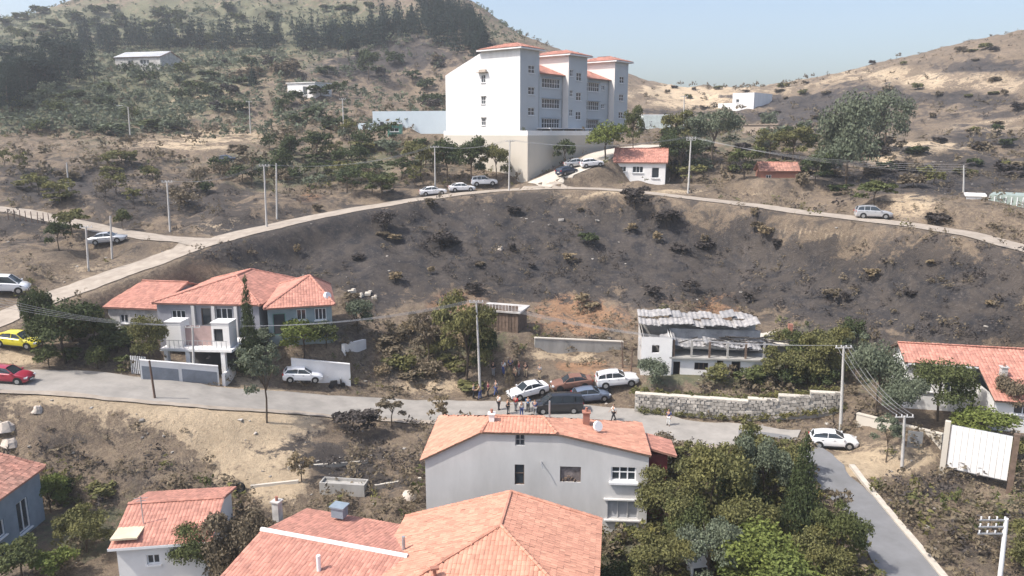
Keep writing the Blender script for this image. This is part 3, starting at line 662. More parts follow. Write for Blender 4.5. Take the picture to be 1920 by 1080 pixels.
def box_building(name, label, A, B, depth, zg, h, m, cat='building', wins=(), slabm=None, par=.0, winm=None, zlow=2.0, topo=None):
    fr = Frame(A, B, zg); o = fr.node(name, label, cat); L = fr.L
    hs = [fr.rect(*w[:4]) for w in wins]
    wall(o, (0, 0), 0, L, -zlow, h, hs, m)
    for r_, w in zip(hs, wins): opening(o, (0, 0), 0, r_, cols=w[4] if len(w) > 4 else 2)
    wall(o, (L, 0), PI/2, depth, -zlow, h, [], m); wall(o, (L, depth), PI, L, -zlow, h, [], m); wall(o, (0, depth), -PI/2, depth, -zlow, h, [], m)
    mb = MB(); e = par; mb.box((L/2, depth/2, h + .1), (L + 2*e, depth + 2*e, .2)); mb.build('flat_roof', slabm or m, o)
    return o, fr
box_building('sports_hall', 'long low pale blue hall left of the white school', P(700, 256, 172), P(842, 256, 168), 12, ZT - .4, P(700, 207, 172).z - ZT, M_schoolblue, 'hall', wins=[(712, 228, 720, 238, 1)])
box_building('annex_block', 'short low pale blue block at the far left end of the long hall', P(672, 256, 174), P(701, 256, 172.3), 8, ZT - .4, P(700, 229, 172).z - ZT, M_schoolblue, 'annex', wins=[(680, 236, 688, 244, 1)])
o_, fr_ = box_building('security_booth', 'small green booth with pale roof in front of the pale blue hall', P(727, 257, 160), P(752, 257, 160), 2.5, ZT - .2, 2.2, M_green, 'booth', wins=[(731, 240, 748, 247, 2)], par=.25, slabm=M_pvc)
box_building('clinic_block', 'plain pale green-white block behind trees right of the school', P(1205, 254, 196), P(1258, 254, 196), 9, ZT - .4, P(1230, 213, 196).z - ZT, mat('mint_white', (.72, .78, .74)), 'building', slabm=M_pvc)
# ================================================================ grey gable-fronted house in the middle
def grey_house():
    A = P(797, 858, 51.4); B = P(1217, 852, 50.4); zg = .9
    f = Frame(A, B, zg); L = f.L; h = f.node('grey_house', 'large light grey rendered house with clipped gable and orange tiled roof', 'house')
    eL = f.uv(797, 858)[1]; eR = f.uv(1215, 852)[1]; x1, top = f.uv(903, 809); x2 = f.uv(1045, 809)[0]
    d = 8.8; sl = (top - eL) / x1; sr = (top - eR) / (L - x2); xa = x1 + .45; zr = eL + sl * xa; xb = L - (zr - eR) / sr; ym = 2.4
    hs = [f.rect(966, 810, 984, 836), f.rect(965, 867, 983, 909), f.rect(1050, 875, 1089, 904), f.rect(1146, 870, 1193, 902), f.rect(1139, 938, 1196, 973)]
    for i, (a, b, c, e) in enumerate(hs): hs[i] = (a, b, c, min(e, top - .12))
    zc = min(eL, eR) - .35
    low = [r_ for r_ in hs[1:]]
    wall(h, (0, 0), 0, L, -1.0, zc, low, M_grey, name='front_wall')
    # upper gable piece with its own window hole
    a, b, c, e = hs[0]; mb = MB(); prof = lambda x: eL - .12 + sl * x if x < x1 else (top - .12 if x < x2 else eR - .12 + sr * (L - x))
    xs = [0, x1, a, b, x2, L]
    for i in range(len(xs) - 1):
        u, w = xs[i], xs[i+1]
        if (u, w) == (a, b): mb.face([(u,0,zc),(w,0,zc),(w,0,c),(u,0,c)]); mb.face([(u,0,e),(w,0,e),(w,0,prof(w)),(u,0,prof(u))])
        else: mb.face([(u,0,zc),(w,0,zc),(w,0,prof(w)),(u,0,prof(u))])
    for q in ([(a,0,c),(a,0,e),(a,.2,e),(a,.2,c)], [(b,0,c),(b,.2,c),(b,.2,e),(b,0,e)], [(a,0,c),(a,.2,c),(b,.2,c),(b,0,c)]): mb.face(q)
    mb.build('gable_wall', M_grey, h, fix=False)
    w0 = opening(h, (0,0), 0, hs[0], cols=2, rows=2, fr=.06, mf=M_metal, sill=False)
    w1 = opening(h, (0,0), 0, hs[1], cols=1, rows=2, fr=.05, mf=M_wood, sill=False)
    w2 = opening(h, (0,0), 0, hs[2], cols=1, rows=1, fr=.05, mf=M_wood, sill=False, glass=mat('raw_blockwork', (.24, .20, .19), .95, .3, 3))
    q = MB(); aa, bb, cc, dd = hs[2]
    for i in range(5): q.box((aa + .2 + .22*i, .09, cc + .12 + .13*(2-abs(i-2))), (.2, .08, .16), .5*(i-2), a=rng.random())
    q.build('stacked_bricks', M_wood, w2)
    w3 = opening(h, (0,0), 0, hs[3], cols=3, rows=2, fr=.09, sill=False); s_ = MB(); s_.box(((hs[3][0]+hs[3][1])/2, -.12, hs[3][2]-.1), (hs[3][1]-hs[3][0]+.3, .34, .16)); s_.build('sill', M_pvc, w3)
    w4 = opening(h, (0,0), 0, hs[4], cols=3, rows=1, fr=.06, mf=M_grey, sill=False, glass=mat('grey_shutter', (.38, .39, .41), .7))
    s_ = MB(); s_.box(((hs[4][0]+hs[4][1])/2, -.1, hs[4][2]-.07), (hs[4][1]-hs[4][0]+.5, .26, .1)); s_.build('sill', M_grey, w4); s_ = MB(); s_.box(((hs[4][0]+hs[4][1])/2, -.1, hs[4][3]+.1), (hs[4][1]-hs[4][0]+.6, .26, .1)); s_.build('lintel', M_grey, w4)
    hb = MB(); u, z = f.uv(1015, 866); hb.tube([(u, .1, z), (u, -.35, z+.05), (u+.12, -.45, z-.3)], .04, 6); hb.build('wall_bracket', M_metal, h)
    wall(h, (0, d - .1), -PI/2, d - .1, -1.2, eL - .12, [], M_grey); wall(h, (L, 0), PI/2, 6.1, -1.2, eR - .12, [(4.6, 5.6, 1.2, 2.6)], M_grey); wall(h, (L, 6.1), PI - math.atan2(d - 6.2, L), math.hypot(L, d - 6.2), -1.2, eL - .12, [], M_grey)
    opening(h, (L, 0), PI/2, (4.6, 5.6, 1.2, 2.6))
    o = .32
    pl = [[(-o, d, eL - sl*o), (-o, -o*.6, eL - sl*o), (x1, -o*.6, top), (xa, ym, zr)],
          [(x1, -o*.6, top), (x2, -o*.6, top), (xb, ym, zr), (xa, ym, zr)],
          [(L + o*.4, -o*.6, eR - sr*o*.4), (L + o*.4, 6.2, eR - sr*o*.4), (xb, ym, zr), (x2, -o*.6, top)],
          [(L + o*.4, 6.2, eR - sr*o*.4), (-o, d, eL - sl*o), (xa, ym, zr), (xb, ym, zr)]]
    r_ = roof(h, pl, M_tile_pale, 1.0, [((xa, ym, zr), (xb, ym, zr)), ((x1, -.2, top), (xa, ym, zr)), ((x2, -.2, top), (xb, ym, zr))], under=M_wood)
    chimney(h, x1 + .6, 1.6, top - .3, top + .75, .4, M_white); chimney(h, *[x2 + 2.2, 3.0][:2], top - 1.2, top + .5, .5, M_brick)
    v = MB(); v.tube([(x2 - .6, 2.6, top), (x2 - .6, 2.6, top + 1.5)], .07, 8); v.build('stove_pipe', M_metal, h)
    dsh = MB(); px_ = x2 + 3.0; zz = eR + sr * (L - px_) + .5; dsh.tube([(px_, 1.9, zz), (px_ + .08, 1.8, zz + .05)], .42, 14, .38); dsh.tube([(px_, 2.0, zz - .5), (px_, 2.0, zz)], .03, 6); dsh.build('satellite_dish', M_pvc, h)
    # red walled lean-to on the right
    mb = MB(); z1 = eR - .2; mb.box((L + .95, 3.4, z1/2 - .9), (1.5, 2.2, z1 + .2)); b_ = mb.build('lean_to_wall', M_redw, h)
    roof(h, [[(L + 2.3, 1.9, z1 - .75), (L + 2.3, 4.9, z1 - .75), (L + .3, 4.9, z1 - .2), (L + .3, 1.9, z1 - .2)]], M_tile, 1.0)
grey_house()
# ================================================================ front house with the big orange roof
def front_house():
    RR = PZ(1120, 972, 5.25); rot = R(-8); L = 12.2; d = 10.5
    ux = Vector((math.cos(rot), math.sin(rot), 0)); uy = Vector((-ux.y, ux.x, 0)); A = RR - ux * L - uy * d; A.z = 5.25; B = A + ux * L
    f = Frame(A, B, -.9); h = f.node('orange_roofed_house', 'near house with broad plain orange tiled roof in front of the grey house', 'house')
    eh = 5.25 + .9; xr = L * .53; zr = eh + 1.45; lo = .9
    pl = [[(-.8, d, eh - lo), (-.8, -.6, eh - lo), (xr, 6.1, zr), (xr, d, zr)],
          [(-.8, -.6, eh - lo), (L + .3, -.6, eh - .1), (xr, 6.1, zr)],
          [(L + .3, -.6, eh - .1), (L + .3, d, eh - .1), (xr, d, zr), (xr, 6.1, zr)]]
    r_ = roof(h, pl, M_tile_pale, 1.0, [((xr, d, zr), (xr, 6.1, zr)), ((-.8, -.6, eh - lo), (xr, 6.1, zr)), ((L + .3, -.6, eh - .1), (xr, 6.1, zr)), ((xr, d, zr), (L + .3, d, eh - .1)), ((-.8, d, eh - lo), (xr, d, zr))], under=M_wood)
    wall(h, (0, 0), 0, L, -1, eh - lo - .1, [(2, 3.6, 2, 3.3), (8, 9.6, 2, 3.3)], M_white); wall(h, (L, 0), PI/2, d, -1, eh - .1, [(2, 3.4, 2.4, 3.7)], M_stain)
    wall(h, (0, d - .2), -PI/2, d, -1, eh - lo - .1, [], M_stain); wall(h, (L, d - .1), PI, L, -1, eh - lo, [], M_stain, top=[(0, eh - .1), (L - xr, zr - .1), (L, eh - lo)])
    opening(h, (L, 0), PI/2, (2, 3.4, 2.4, 3.7)); opening(h, (0, 0), 0, (2, 3.6, 2, 3.3)); opening(h, (0, 0), 0, (8, 9.6, 2, 3.3))
    v = MB(); q = PZ(815, 1078, 5.6) - f.o; x, y = q.dot(f.ux), q.dot(f.uy); v.tube([(x, y, q.z - .5), (x, y, q.z + .35)], .1, 8); v.box((x, y, q.z + .42), (.5, .3, .12), .4); v.build('chimney_cowl', M_brick, h)
    v = MB(); q = PZ(757, 1028, 4.9) - f.o; x, y = q.dot(f.ux), q.dot(f.uy); v.tube([(x, y, q.z - .6), (x, y, q.z + .8)], .11, 8); v.build('stove_pipe', M_metal, h)
front_house()
def long_house():
    A = PZ(385, 1093, 3.9); r0 = PZ(505, 998, 4.9); r1 = PZ(742, 1042, 4.9); d = (r1 - r0); d.z = 0; ux = d.normalized(); uy = Vector((-ux.y, ux.x, 0))
    hw = 4.9; A = r0 - uy * hw - ux * .6; A.z = 3.9; B = A + ux * (d.length + 1.4)
    f = Frame(A, B, -.6); h = f.node('long_red_roofed_house', 'low house with long red roof and white mortared ridge left of the orange roof', 'house'); L = f.L; eh = 4.55; rz = 5.5; D = 2 * hw
    r_ = roof(h, [[(0, 0, eh), (L, 0, eh), (L, hw, rz), (0, hw, rz)], [(L, D, eh), (0, D, eh), (0, hw, rz), (L, hw, rz)]], M_tile, 1.0, under=M_wood)
    mb = MB(); mb.tube([(0, hw, rz + .1), (L, hw, rz + .1)], .16, 8); mb.build('white_ridge', M_white, r_)
    wall(h, (.3, .3), 0, L - .6, -1, eh, [(2, 3.3, 1.8, 3)], M_stain); opening(h, (.3, .3), 0, (2, 3.3, 1.8, 3))
    tp = [(0, eh), (hw - .3, rz - .1), (D - .6, eh)]
    wall(h, (L - .3, .3), PI/2, D - .6, -1, eh, [], M_stain, top=tp); wall(h, (.3, D - .3), -PI/2, D - .6, -1, eh, [], M_stain, top=tp); wall(h, (L - .3, D - .3), PI, L - .6, -1, eh, [], M_stain)
    q = PZ(597, 1050, 5.2) - f.o; x, y = q.dot(f.ux), q.dot(f.uy); v = MB(); v.tube([(x, y, 4.6), (x, y, 6.1)], .13, 9); v.build('stove_pipe', M_pvc, h)
    q = PZ(637, 966, 4.5) - f.o; x, y = q.dot(f.ux), q.dot(f.uy)
    c = MB(); c.box((x, y, 5.4), (.9, .7, .7)); c.box((x, y, 5.82), (1.1, .9, .1)); c.build('water_tank', M_blue, h)
    q = PZ(520, 958, 4.6) - f.o; x, y = q.dot(f.ux), q.dot(f.uy); chimney(h, x, y, 4.4, 5.9, .5, M_stain)
long_house()
# ---- small red-roofed house lower left, and the one cut by the left edge
def left_houses():
    A = PZ(203, 1030, 3.3); B = A + Vector((6.4 * math.cos(R(8)), 6.4 * math.sin(R(8)), 0)); h, f, eh = simple_house('small_tiled_house', 'small low house with salmon tiled roof and white fascia at lower left', A, B, 8.0, .3, 1.1, wallm=M_white, k=1.0, front=[(275, 1040, 300, 1058, 2)])
    f2 = MB(); f2.box((f.L/2, -.03, eh - .05), (f.L + .1, .06, .18)); f2.build('fascia', M_pvc, h)
    v = MB(); q = PZ(268, 972, 4.3) - f.o; x, y = q.dot(f.ux), q.dot(f.uy); v.tube([(x, y, eh + .3), (x, y, eh + 2.6)], .04, 6); v.box((x, y, eh + 2.5), (.9, .03, .03)); v.box((x, y, eh + 2.3), (.6, .03, .03)); v.build('television_aerial', M_metal, h)
    p = MB(); p.box((.9, 1.2, eh + .5), (1.7, 1.9, .12)); p.build('cream_roof_panel', mat('cream_sheet', (.62, .53, .38)), h)
    # left edge house: wall looks right, its shade put into the blue-grey colour
    B0 = PZ(0, 937, 5.1); B1 = PZ(80, 879, 5.1); d = B1 - B0; d.z = 0; uy = d.normalized(); ux = Vector((uy.y, -uy.x, 0)); Lw = 9.0; B0 = B0 - uy * 2.0
    A = B0 - ux * Lw; A.z = B0.z = 5.1
    h, f, eh = simple_house('edge_house', 'house cut by the left edge with faded tiles and side wall toned blue-grey for shade', A, B0, d.length + 2.4, 1.0, 1.7, kind='gable_y', wallm=M_blue, tilem=M_tile_old, ridge=(Lw/2, .6, d.length + 1.8), rightw=[(3.6, .3, 1.3, 2.4), (1.0, 1.2, 1.2, 1.2)])
left_houses()
# ---- house with salmon roof at the right edge
def right_house():
    A = P(1703, 680, 66.4); B = P(1835, 684, 66.0); zg = 4.6; f = Frame(P(1703, 680, 66.4), P(1703, 680, 66.4) + Vector((13.5, -2.9, 0)), zg); h = f.node('right_edge_house', 'white house with large salmon tiled roof behind trees at the right edge', 'house')
    L = f.L; eh = f.uv(1703, 680)[1]; x2 = f.uv(1835, 684)[0]; s = .42; yr = 2.7; rz = eh + s * yr; yf = -4.2; ef = eh + s * yf
    pl = [[(-.3, 0, eh), (x2, 0, eh), (x2, yr, rz), (-.3, yr, rz)], [(x2, yf, ef), (L, yf, ef), (L, yr, rz), (x2, yr, rz)], [(L, yr+3, eh - s*.3), (-.3, yr+3, eh - s*.3), (-.3, yr, rz), (L, yr, rz)]]
    roof(h, pl, M_tile, 1.2, [((-.3, yr, rz), (L, yr, rz))], under=M_wood)
    wall(h, (.2, .4), 0, x2 - .2, -2, eh, [(1.0, 2.2, 1.8, 3.2), (3.2, 4.4, 1.8, 3.2)], M_white); opening(h, (.2, .4), 0, (1.0, 2.2, 1.8, 3.2)); opening(h, (.2, .4), 0, (3.2, 4.4, 1.8, 3.2))
    wall(h, (x2 + .2, yf + .4), 0, L - x2 - .4, -2, ef, [(1.5, 3, 1.6, 2.8)], M_white); opening(h, (x2 + .2, yf + .4), 0, (1.5, 3, 1.6, 2.8))
    wall(h, (x2 + .2, .5), -PI/2, -yf, -2, ef, [], M_white); wall(h, (.2, yr+2.7), -PI/2, yr + 2.3, -2, eh-.1, [], M_white, top=[(0, eh-.1), (2.7, rz-.1), (yr+2.3, eh-.1)])
    wall(h, (L - .2, yf + .4), PI/2, yr + 2.3 - yf, -2, ef, [], M_white); wall(h, (L - .2, yr+2.7), PI, L - .4, -2, eh-.1, [], M_white)
    fa = MB(); fa.box((x2/2, -.04, eh - .1), (x2, .06, .16)); fa.build('fascia', M_pvc, h)
    chimney(h, x2 + 1.6, -1.2, ef + .6, ef + 2.2, .5, M_stain)
right_house()
# ---- the three linked red roofs at left centre
def left_cluster():
    zg = 8.2
    h, f, eh = simple_house('gabled_red_roof_house', 'leftmost of three red-roofed hillside houses, half hidden by a dark tree', P(192, 577, 80), P(296, 579, 79), 12, 7.6, 1.8, wallm=M_stain, k=1.2, front=[(225, 590, 240, 606, 2), (258, 590, 272, 606, 2)])
    h, f, eh = simple_house('hipped_red_roof_house', 'middle and largest of three red-roofed hillside houses with grey columned front', P(284, 569, 78), P(488, 572, 77), 13.5, zg, 2.15, kind='hip', ridge=(7.3, 5.0, 9.0), wallm=mat('grey_lilac_plaster', (.30, .30, .33), .9, .1, .8), k=1.2,
        front=[(322, 582, 348, 606, 3), (378, 578, 396, 618, 1, 1, M_wood, 'door'), (404, 578, 436, 600, 3), (452, 580, 472, 600, 2)])
    for px in (360, 398, 440): u, z = f.uv(px, 590, -.2); c = MB(); c.box((u, .12, eh/2 - .5), (.34, .3, eh + .6)); c.build('porch_column', M_grey, h)
    h, f, eh = simple_house('pyramid_red_roof_house', 'rightmost of three red-roofed hillside houses with blue-green side and dish', P(494, 580, 76), P(628, 571, 78), 11.5, 8.0, 2.35, kind='hip', ridge=(4.9, 5.2, 5.2), wallm=mat('blue_green_plaster', (.25, .31, .33), .85, .12, .8), k=1.2,
        front=[(556, 580, 574, 600, 2), (590, 578, 612, 600, 3), (512, 588, 536, 628, 1, 1, M_green, 'door')])
    d = MB(); u, z = f.uv(613, 555, 1.4); d.tube([(u, 1.4, z), (u + .15, 1.2, z + .1)], .45, 14, .38); d.tube([(u, 1.5, z - .6), (u, 1.45, z)], .03); d.build('satellite_dish', M_pvc, h)
    # white terrace block in front of the middle house
    A = P(313, 655, 72.5); B = P(432, 655, 72); zg = 6.0; f = Frame(A, B, zg); h = f.node('terrace_building', 'white two-level terrace block with black window and dark garage below the middle red roof', 'terrace'); L = f.L
    t = f.uv(370, 606)[1]; m_ = f.uv(370, 652)[1]
    hs = [f.rect(401, 617, 418, 641)]
    xl, xr = f.uv(397, 630)[0], L; wall(h, (xl, 0), 0, L - xl, m_, t, [(hs[0][0]-xl, hs[0][1]-xl, hs[0][2], hs[0][3])], M_white); opening(h, (xl, 0), 0, (hs[0][0]-xl, hs[0][1]-xl, hs[0][2], hs[0][3]), cols=1, mf=M_black, sill=False)
    x0 = f.uv(340, 630)[0]; wall(h, (0, 0), 0, x0, m_, t, [], M_white); wall(h, (x0, .8), 0, xl - x0, m_, t - .5, [], mat('faded_pink_panel', (.42, .30, .28)), name='pink_panel')
    for x, an, ln in ((L, PI/2, 1.7), (x0, PI/2, 1.7), (xl, -PI/2, 1.7)):
        if ln: wall(h, (x, 0 if an > 0 else ln), an, ln, m_, t, [], M_white, name='side_wall')
    s_ = MB(); s_.box((L/2, 1.7, m_ - .12), (L + .8, 4.6, .25)); s_.box((x0/2, .85, t + .06), (x0 + .1, 1.8, .1)); s_.box(((xl+L)/2, .85, t + .06), (L - xl + .1, 1.8, .1)); s_.build('floor_slab', M_white, h)
    for x in (.15, L*.36, L - .6): p = MB(); p.box((x, -.3, m_/2 - .9), (.42, .42, m_ + 1.4)); p.build('pillar', M_white, h)
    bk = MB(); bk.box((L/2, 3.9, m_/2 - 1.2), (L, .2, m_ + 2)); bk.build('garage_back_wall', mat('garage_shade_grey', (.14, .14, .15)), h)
    ra = MB()
    for k in range(14): ra.box((L*.02 + (L*.96)*k/13, -.55, m_ + .45), (.04, .04, .8))
    ra.box((L/2, -.55, m_ + .88), (L, .05, .05)); ra.build('railing', M_metal, h)
left_cluster()
# ---- small houses by the upper road
h, f, eh = simple_house('upper_roadside_house', 'white house with red roof beside the upper road right of the parked cars', P(1148, 304, 133), P(1252, 306, 131), 10, P(1200, 338, 132).z, 2.3, k=1.6, front=[(1162, 312, 1174, 322, 2), (1186, 312, 1206, 324, 3), (1222, 314, 1236, 334, 1)])
h, f, eh = simple_house('pink_brick_cottage', 'small brick cottage with pink tiled roof among trees by the upper road', P(1424, 321, 128), P(1502, 321, 127), 6, 22.5, 1.3, wallm=M_brick, tilem=M_tile_old, k=1.8, front=[(1436, 328, 1446, 338, 2)])
h, f, eh = simple_house('hillside_shack', 'low white shack with flattened pale roof among dark pines on the left hill', P(212, 108, 262), P(300, 106, 258), 12, P(250, 128, 260).z - .5, 2.2, tilem=mat('pale_sheet_roof', (.55, .56, .57), .6, .1, .3), k=3, wallm=M_stain, front=[(240, 113, 250, 121, 2), (262, 112, 280, 120, 3)], caps=False)
box_building('burnt_white_house', 'small white flat-roofed house with dark doorway on the burnt left slope', P(540, 182, 214), P(592, 181, 210), 7, P(560, 184, 212).z, 4.0, M_white, 'house', wins=[(568, 162, 576, 178, 1)], par=.3)
box_building('white_hilltop_house', 'white cube house on the pale saddle at the right horizon', P(1372, 212, 255), P(1412, 213, 250), 14, P(1390, 214, 252).z, 6.6, M_schoolwhite, 'house', wins=[(1380, 186, 1386, 192, 1)])
box_building('white_garden_wall_house', 'low white block joined left of the hilltop cube house', P(1346, 208, 260), P(1373, 210, 257), 8, P(1360, 212, 258).z, 3.0, M_white, 'outbuilding')
box_building('tan_farm_building', 'low tan farm building with white base in the trees below the saddle', P(1392, 254, 200), P(1456, 254, 196), 8, P(1420, 256, 198).z, 3.0, mat('tan_plaster', (.45, .36, .28)), 'barn', par=.3, wins=[(1424, 242, 1434, 250, 2)])
# ---- shack behind the people
o_, f = box_building('timber_shack', 'dark timber shack with flat white roof sheet behind the parked cars', P(900, 625, 87), P(972, 623, 85.5), 3.4, P(950, 632, 86).z, P(950, 578, 86).z - P(950, 632, 86).z - .5, M_wood, 'shack', par=.3, slabm=M_stain)
for i in range(12):
    b = MB(); b.box((f.L * (i + .5) / 12, -.05, 2), (f.L/12 - .06, .05, 3.8), a=rng.random()); b.build('plank', M_wood, o_)
# ================================================================ ruined white house with collapsed roof
def ruin():
    A = P(1200, 708, 78.5); B = P(1432, 712, 77); zg = A.z; f = Frame(A, B, zg); L = f.L
    h = f.node('ruined_house', 'ruined white house with burnt out collapsed roof sheets above the stone wall', 'house ruin')
    z1 = f.uv(1300, 672)[1]; z2 = f.uv(1230, 630)[1]
    xs = f.uv(1258, 690)[0]
    hs = [f.rect(1262, 678, 1275, 706), f.rect(1344, 676, 1356, 692), f.rect(1371, 678, 1388, 706), f.rect(1302, 680, 1328, 694)]
    wall(h, (xs, 0), 0, L - xs, -1.5, z1, [(a - xs, b - xs, c, d) for a, b, c, d in hs], M_white)
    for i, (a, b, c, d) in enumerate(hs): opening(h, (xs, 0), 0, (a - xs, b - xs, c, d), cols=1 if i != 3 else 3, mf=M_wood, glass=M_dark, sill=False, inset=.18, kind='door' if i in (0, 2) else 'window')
    wall(h, (0, -.4), 0, xs, -1.5, z2, [f.rect(1222, 645, 1236, 660)], M_white); wall(h, (xs, -.4), PI/2, 4, -1.5, z2, [], M_white); wall(h, (0, 6), -PI/2, 6.4, -1.5, z2, [], M_stain)
    wall(h, (L, 0), PI/2, 6, -1.5, z1, [], M_stain); wall(h, (L, 6), PI, L, -1.5, z2 + .3, [], M_stain)
    u = f.uv(1236, 650)
    s_ = MB(); s_.box(((xs + L)/2, 0.9, z1 + .1), (L - xs + .5, 2.6, .18)); s_.build('floor_slab', M_conc, h)
    # burnt upper room: charred back wall, posts and fallen beams
    b = MB(); b.box(((xs + L)/2, 3.2, z1 + 1.35), (L - xs, .2, 2.3)); b.build('charred_wall', mat('charred_plaster', (.16, .165, .175), .95, .3, .8, col2=(.42, .42, .43)), h)
    for i in range(6): p = MB(); p.box((xs + .2 + (L - xs - .4) * i / 5, -.15, z1 + 1.1), (.2, .2, 1.9)); p.build('post', M_conc if i % 2 else M_wood, h)
    for i in range(16):
        x = xs + rng.random() * (L - xs); p = MB(); ln = 2 + rng.random() * 3
        p.tube([(x, .2 + rng.random() * 2, z1 + 1.2 + rng.random()), (x + ln * .9, .3 + rng.random() * 2.5, z1 + 1.0 + rng.random() * 1.3)], .07, 5); p.build('fallen_beam', mat('charred_timber', (.05, .045, .042), .9, .3), h)
    # buckled sheet roof in torn pieces
    sh = [mat('ash_white_sheet', (.42, .405, .395), .85, .12, 1.4, col2=(.20, .19, .185)), mat('grey_ash_sheet', (.34, .335, .335), .8, .2, .9, col2=(.18, .175, .175))]
    nx, n2 = 11, 3
    for i in range(nx):
        for j in range(n2):
            x0 = -.2 + (L - .3) * i / nx; x1_ = x0 + (L / nx) * (1.12 + .2 * rng.random()); y0 = .2 + j * 2.1; z = z2 + .55 - .45 * (j == 0) * 2 + j * .22 + rng.uniform(-.12, .12)
            if j == 0: z -= .5 + .4 * rng.random()
            mb = MB(); k = 6; sk = rng.uniform(-.35, .35); rr = rng.uniform(-.4, .4)
            for q in range(k):
                a0 = x0 + (x1_ - x0) * q / k; a1 = x0 + (x1_ - x0) * (q + 1) / k; zz0 = z + .07 * (q % 2) + sk * q / k; zz1 = z + .07 * ((q + 1) % 2) + sk * (q + 1) / k
                mb.face([(a0, y0 + rr*.3, zz0), (a1, y0 - rr*.2, zz1), (a1, y0 + 2.4, zz1 + .22), (a0, y0 + 2.4, zz0 + .22)])
                mb.face([(a0, y0 + rr*.3, zz0 - .03), (a0, y0 + 2.4, zz0 + .19), (a1, y0 + 2.4, zz1 + .19), (a1, y0 - rr*.2, zz1 - .03)])
            mb.build('roof_sheet', sh[0] if (j > 0 and rng.random() < .8) or rng.random() < .25 else sh[1], h, fix=False)
    # neighbouring flat slab to the right
    A = P(1430, 645, 82.5); B = P(1508, 642, 82); f2 = Frame(A, B, A.z - 1.5); h2 = f2.node('concrete_outhouse', 'low concrete outhouse with broad pale flat roof right of the ruined house', 'outhouse')
    m = MB(); m.box((f2.L/2, 2.4, 1.6), (f2.L + .8, 6, .25)); m.build('flat_roof', M_beige, h2)
    m = MB(); m.box((f2.L/2, 2.6, .2), (f2.L - .3, 5, 2.5)); m.build('wall', M_conc, h2)
    c = MB(); c.box((f2.L - .6, 4, 2.3), (.5, .5, 1.3)); c.build('chimney', M_brick, h2)
ruin()
# ---- pale tarpaulin shelter and white shed by the upper road at the right edge
o_, f = box_building('roadside_white_shed', 'small white shed beside the upper road near the right edge', P(1808, 404, 100), P(1842, 406, 99), 4, P(1820, 405, 99.5).z, 2.6, M_white, 'shed', par=.2)
o_, f = box_building('greenhouse', 'translucent grey-green greenhouse frame at the right edge by the upper road', P(1850, 408, 99), P(1935, 414, 96), 6, P(1890, 411, 97.5).z, 2.9, mat('grey_green_film', (.36, .42, .38), .5, .15, 1.0, col2=(.24, .29, .26)), 'greenhouse')
for i in range(9): p = MB(); p.box((f.L * i / 8, -.06, 1.45), (.09, .1, 2.9)); p.build('post', M_pvc, o_)
# ---------------------------------------------------------------- foliage
LEAF = {
 'dark': leaf_mat('dark_green_leaves', (.052, .072, .038)),
 'mid': leaf_mat('mid_green_leaves', (.08, .10, .048)),
 'bright': leaf_mat('bright_green_leaves', (.115, .15, .05), .35),
 'olive': leaf_mat('olive_leaves', (.12, .128, .062)),
 'greygreen': leaf_mat('grey_green_leaves', (.12, .145, .095), .35, (.16, .175, .12)),
 'brown': leaf_mat('dry_brown_leaves', (.15, .12, .08), .45, (.20, .165, .115)),
 'pine': leaf_mat('pine_needles', (.022, .038, .032), .4, (.034, .05, .04)),
 'burnt': leaf_mat('scorched_twigs', (.055, .048, .046), .5, (.10, .085, .075)),
 'dry': leaf_mat('dry_grass_blades', (.24, .185, .115), .4, (.30, .24, .15)),
}
M_bark = mat('bark', (.10, .075, .055), .95, .25, 3.0)
def leaf_cloud(blobs, n, size, seed, droop=0.0, flat=.0, aspect=.6):
    """small leaf-sized faces filling the blobs, denser towards their skins. blobs: (x,y,z,rx,ry,rz)"""
    g = np.random.default_rng(seed); B = np.array(blobs, float)
    wt = (B[:, 3] * B[:, 4] + B[:, 3] * B[:, 5]) ; wt /= wt.sum(); k = g.choice(len(B), n, p=wt)
    d = g.normal(size=(n, 3)); d /= np.linalg.norm(d, axis=1)[:, None]; d[:, 2] = np.where(d[:, 2] < -.35, -d[:, 2] * .6, d[:, 2])
    r = np.clip(g.random(n) ** .33, 0, 1) * (1 + g.normal(0, .07, n))
    c = B[k, :3] + d * r[:, None] * B[k, 3:]
    # sub-clumps: pull leaves towards random clump centres so the surface is uneven
    m = max(8, n // 45); cc = c[g.choice(n, m)]; j = g.integers(0, m, n)
    near = np.linalg.norm(c - cc[j], axis=1)[:, None] < B[:, 3].mean() * .9
    c = np.where(near, c * .55 + cc[j] * .45, c)
    nn = d * .8 + g.normal(0, .7, (n, 3)); nn[:, 2] += .12; nn /= np.linalg.norm(nn, axis=1)[:, None]
    t = np.cross(nn, g.normal(size=(n, 3))); t /= np.linalg.norm(t, axis=1)[:, None]; b = np.cross(nn, t)
    s = size * g.uniform(.55, 1.35, n)[:, None]
    q = np.stack([c - t * s, c - b * s * aspect + nn * s * .1, c + t * s, c + b * s * aspect + nn * s * .1], 1)
    tone = np.repeat(np.clip(.5 + .25 * g.normal(size=n), 0, 1), 4)
    return q.reshape(-1, 3), tone
def quads(n): return np.arange(n * 4).reshape(n, 4)
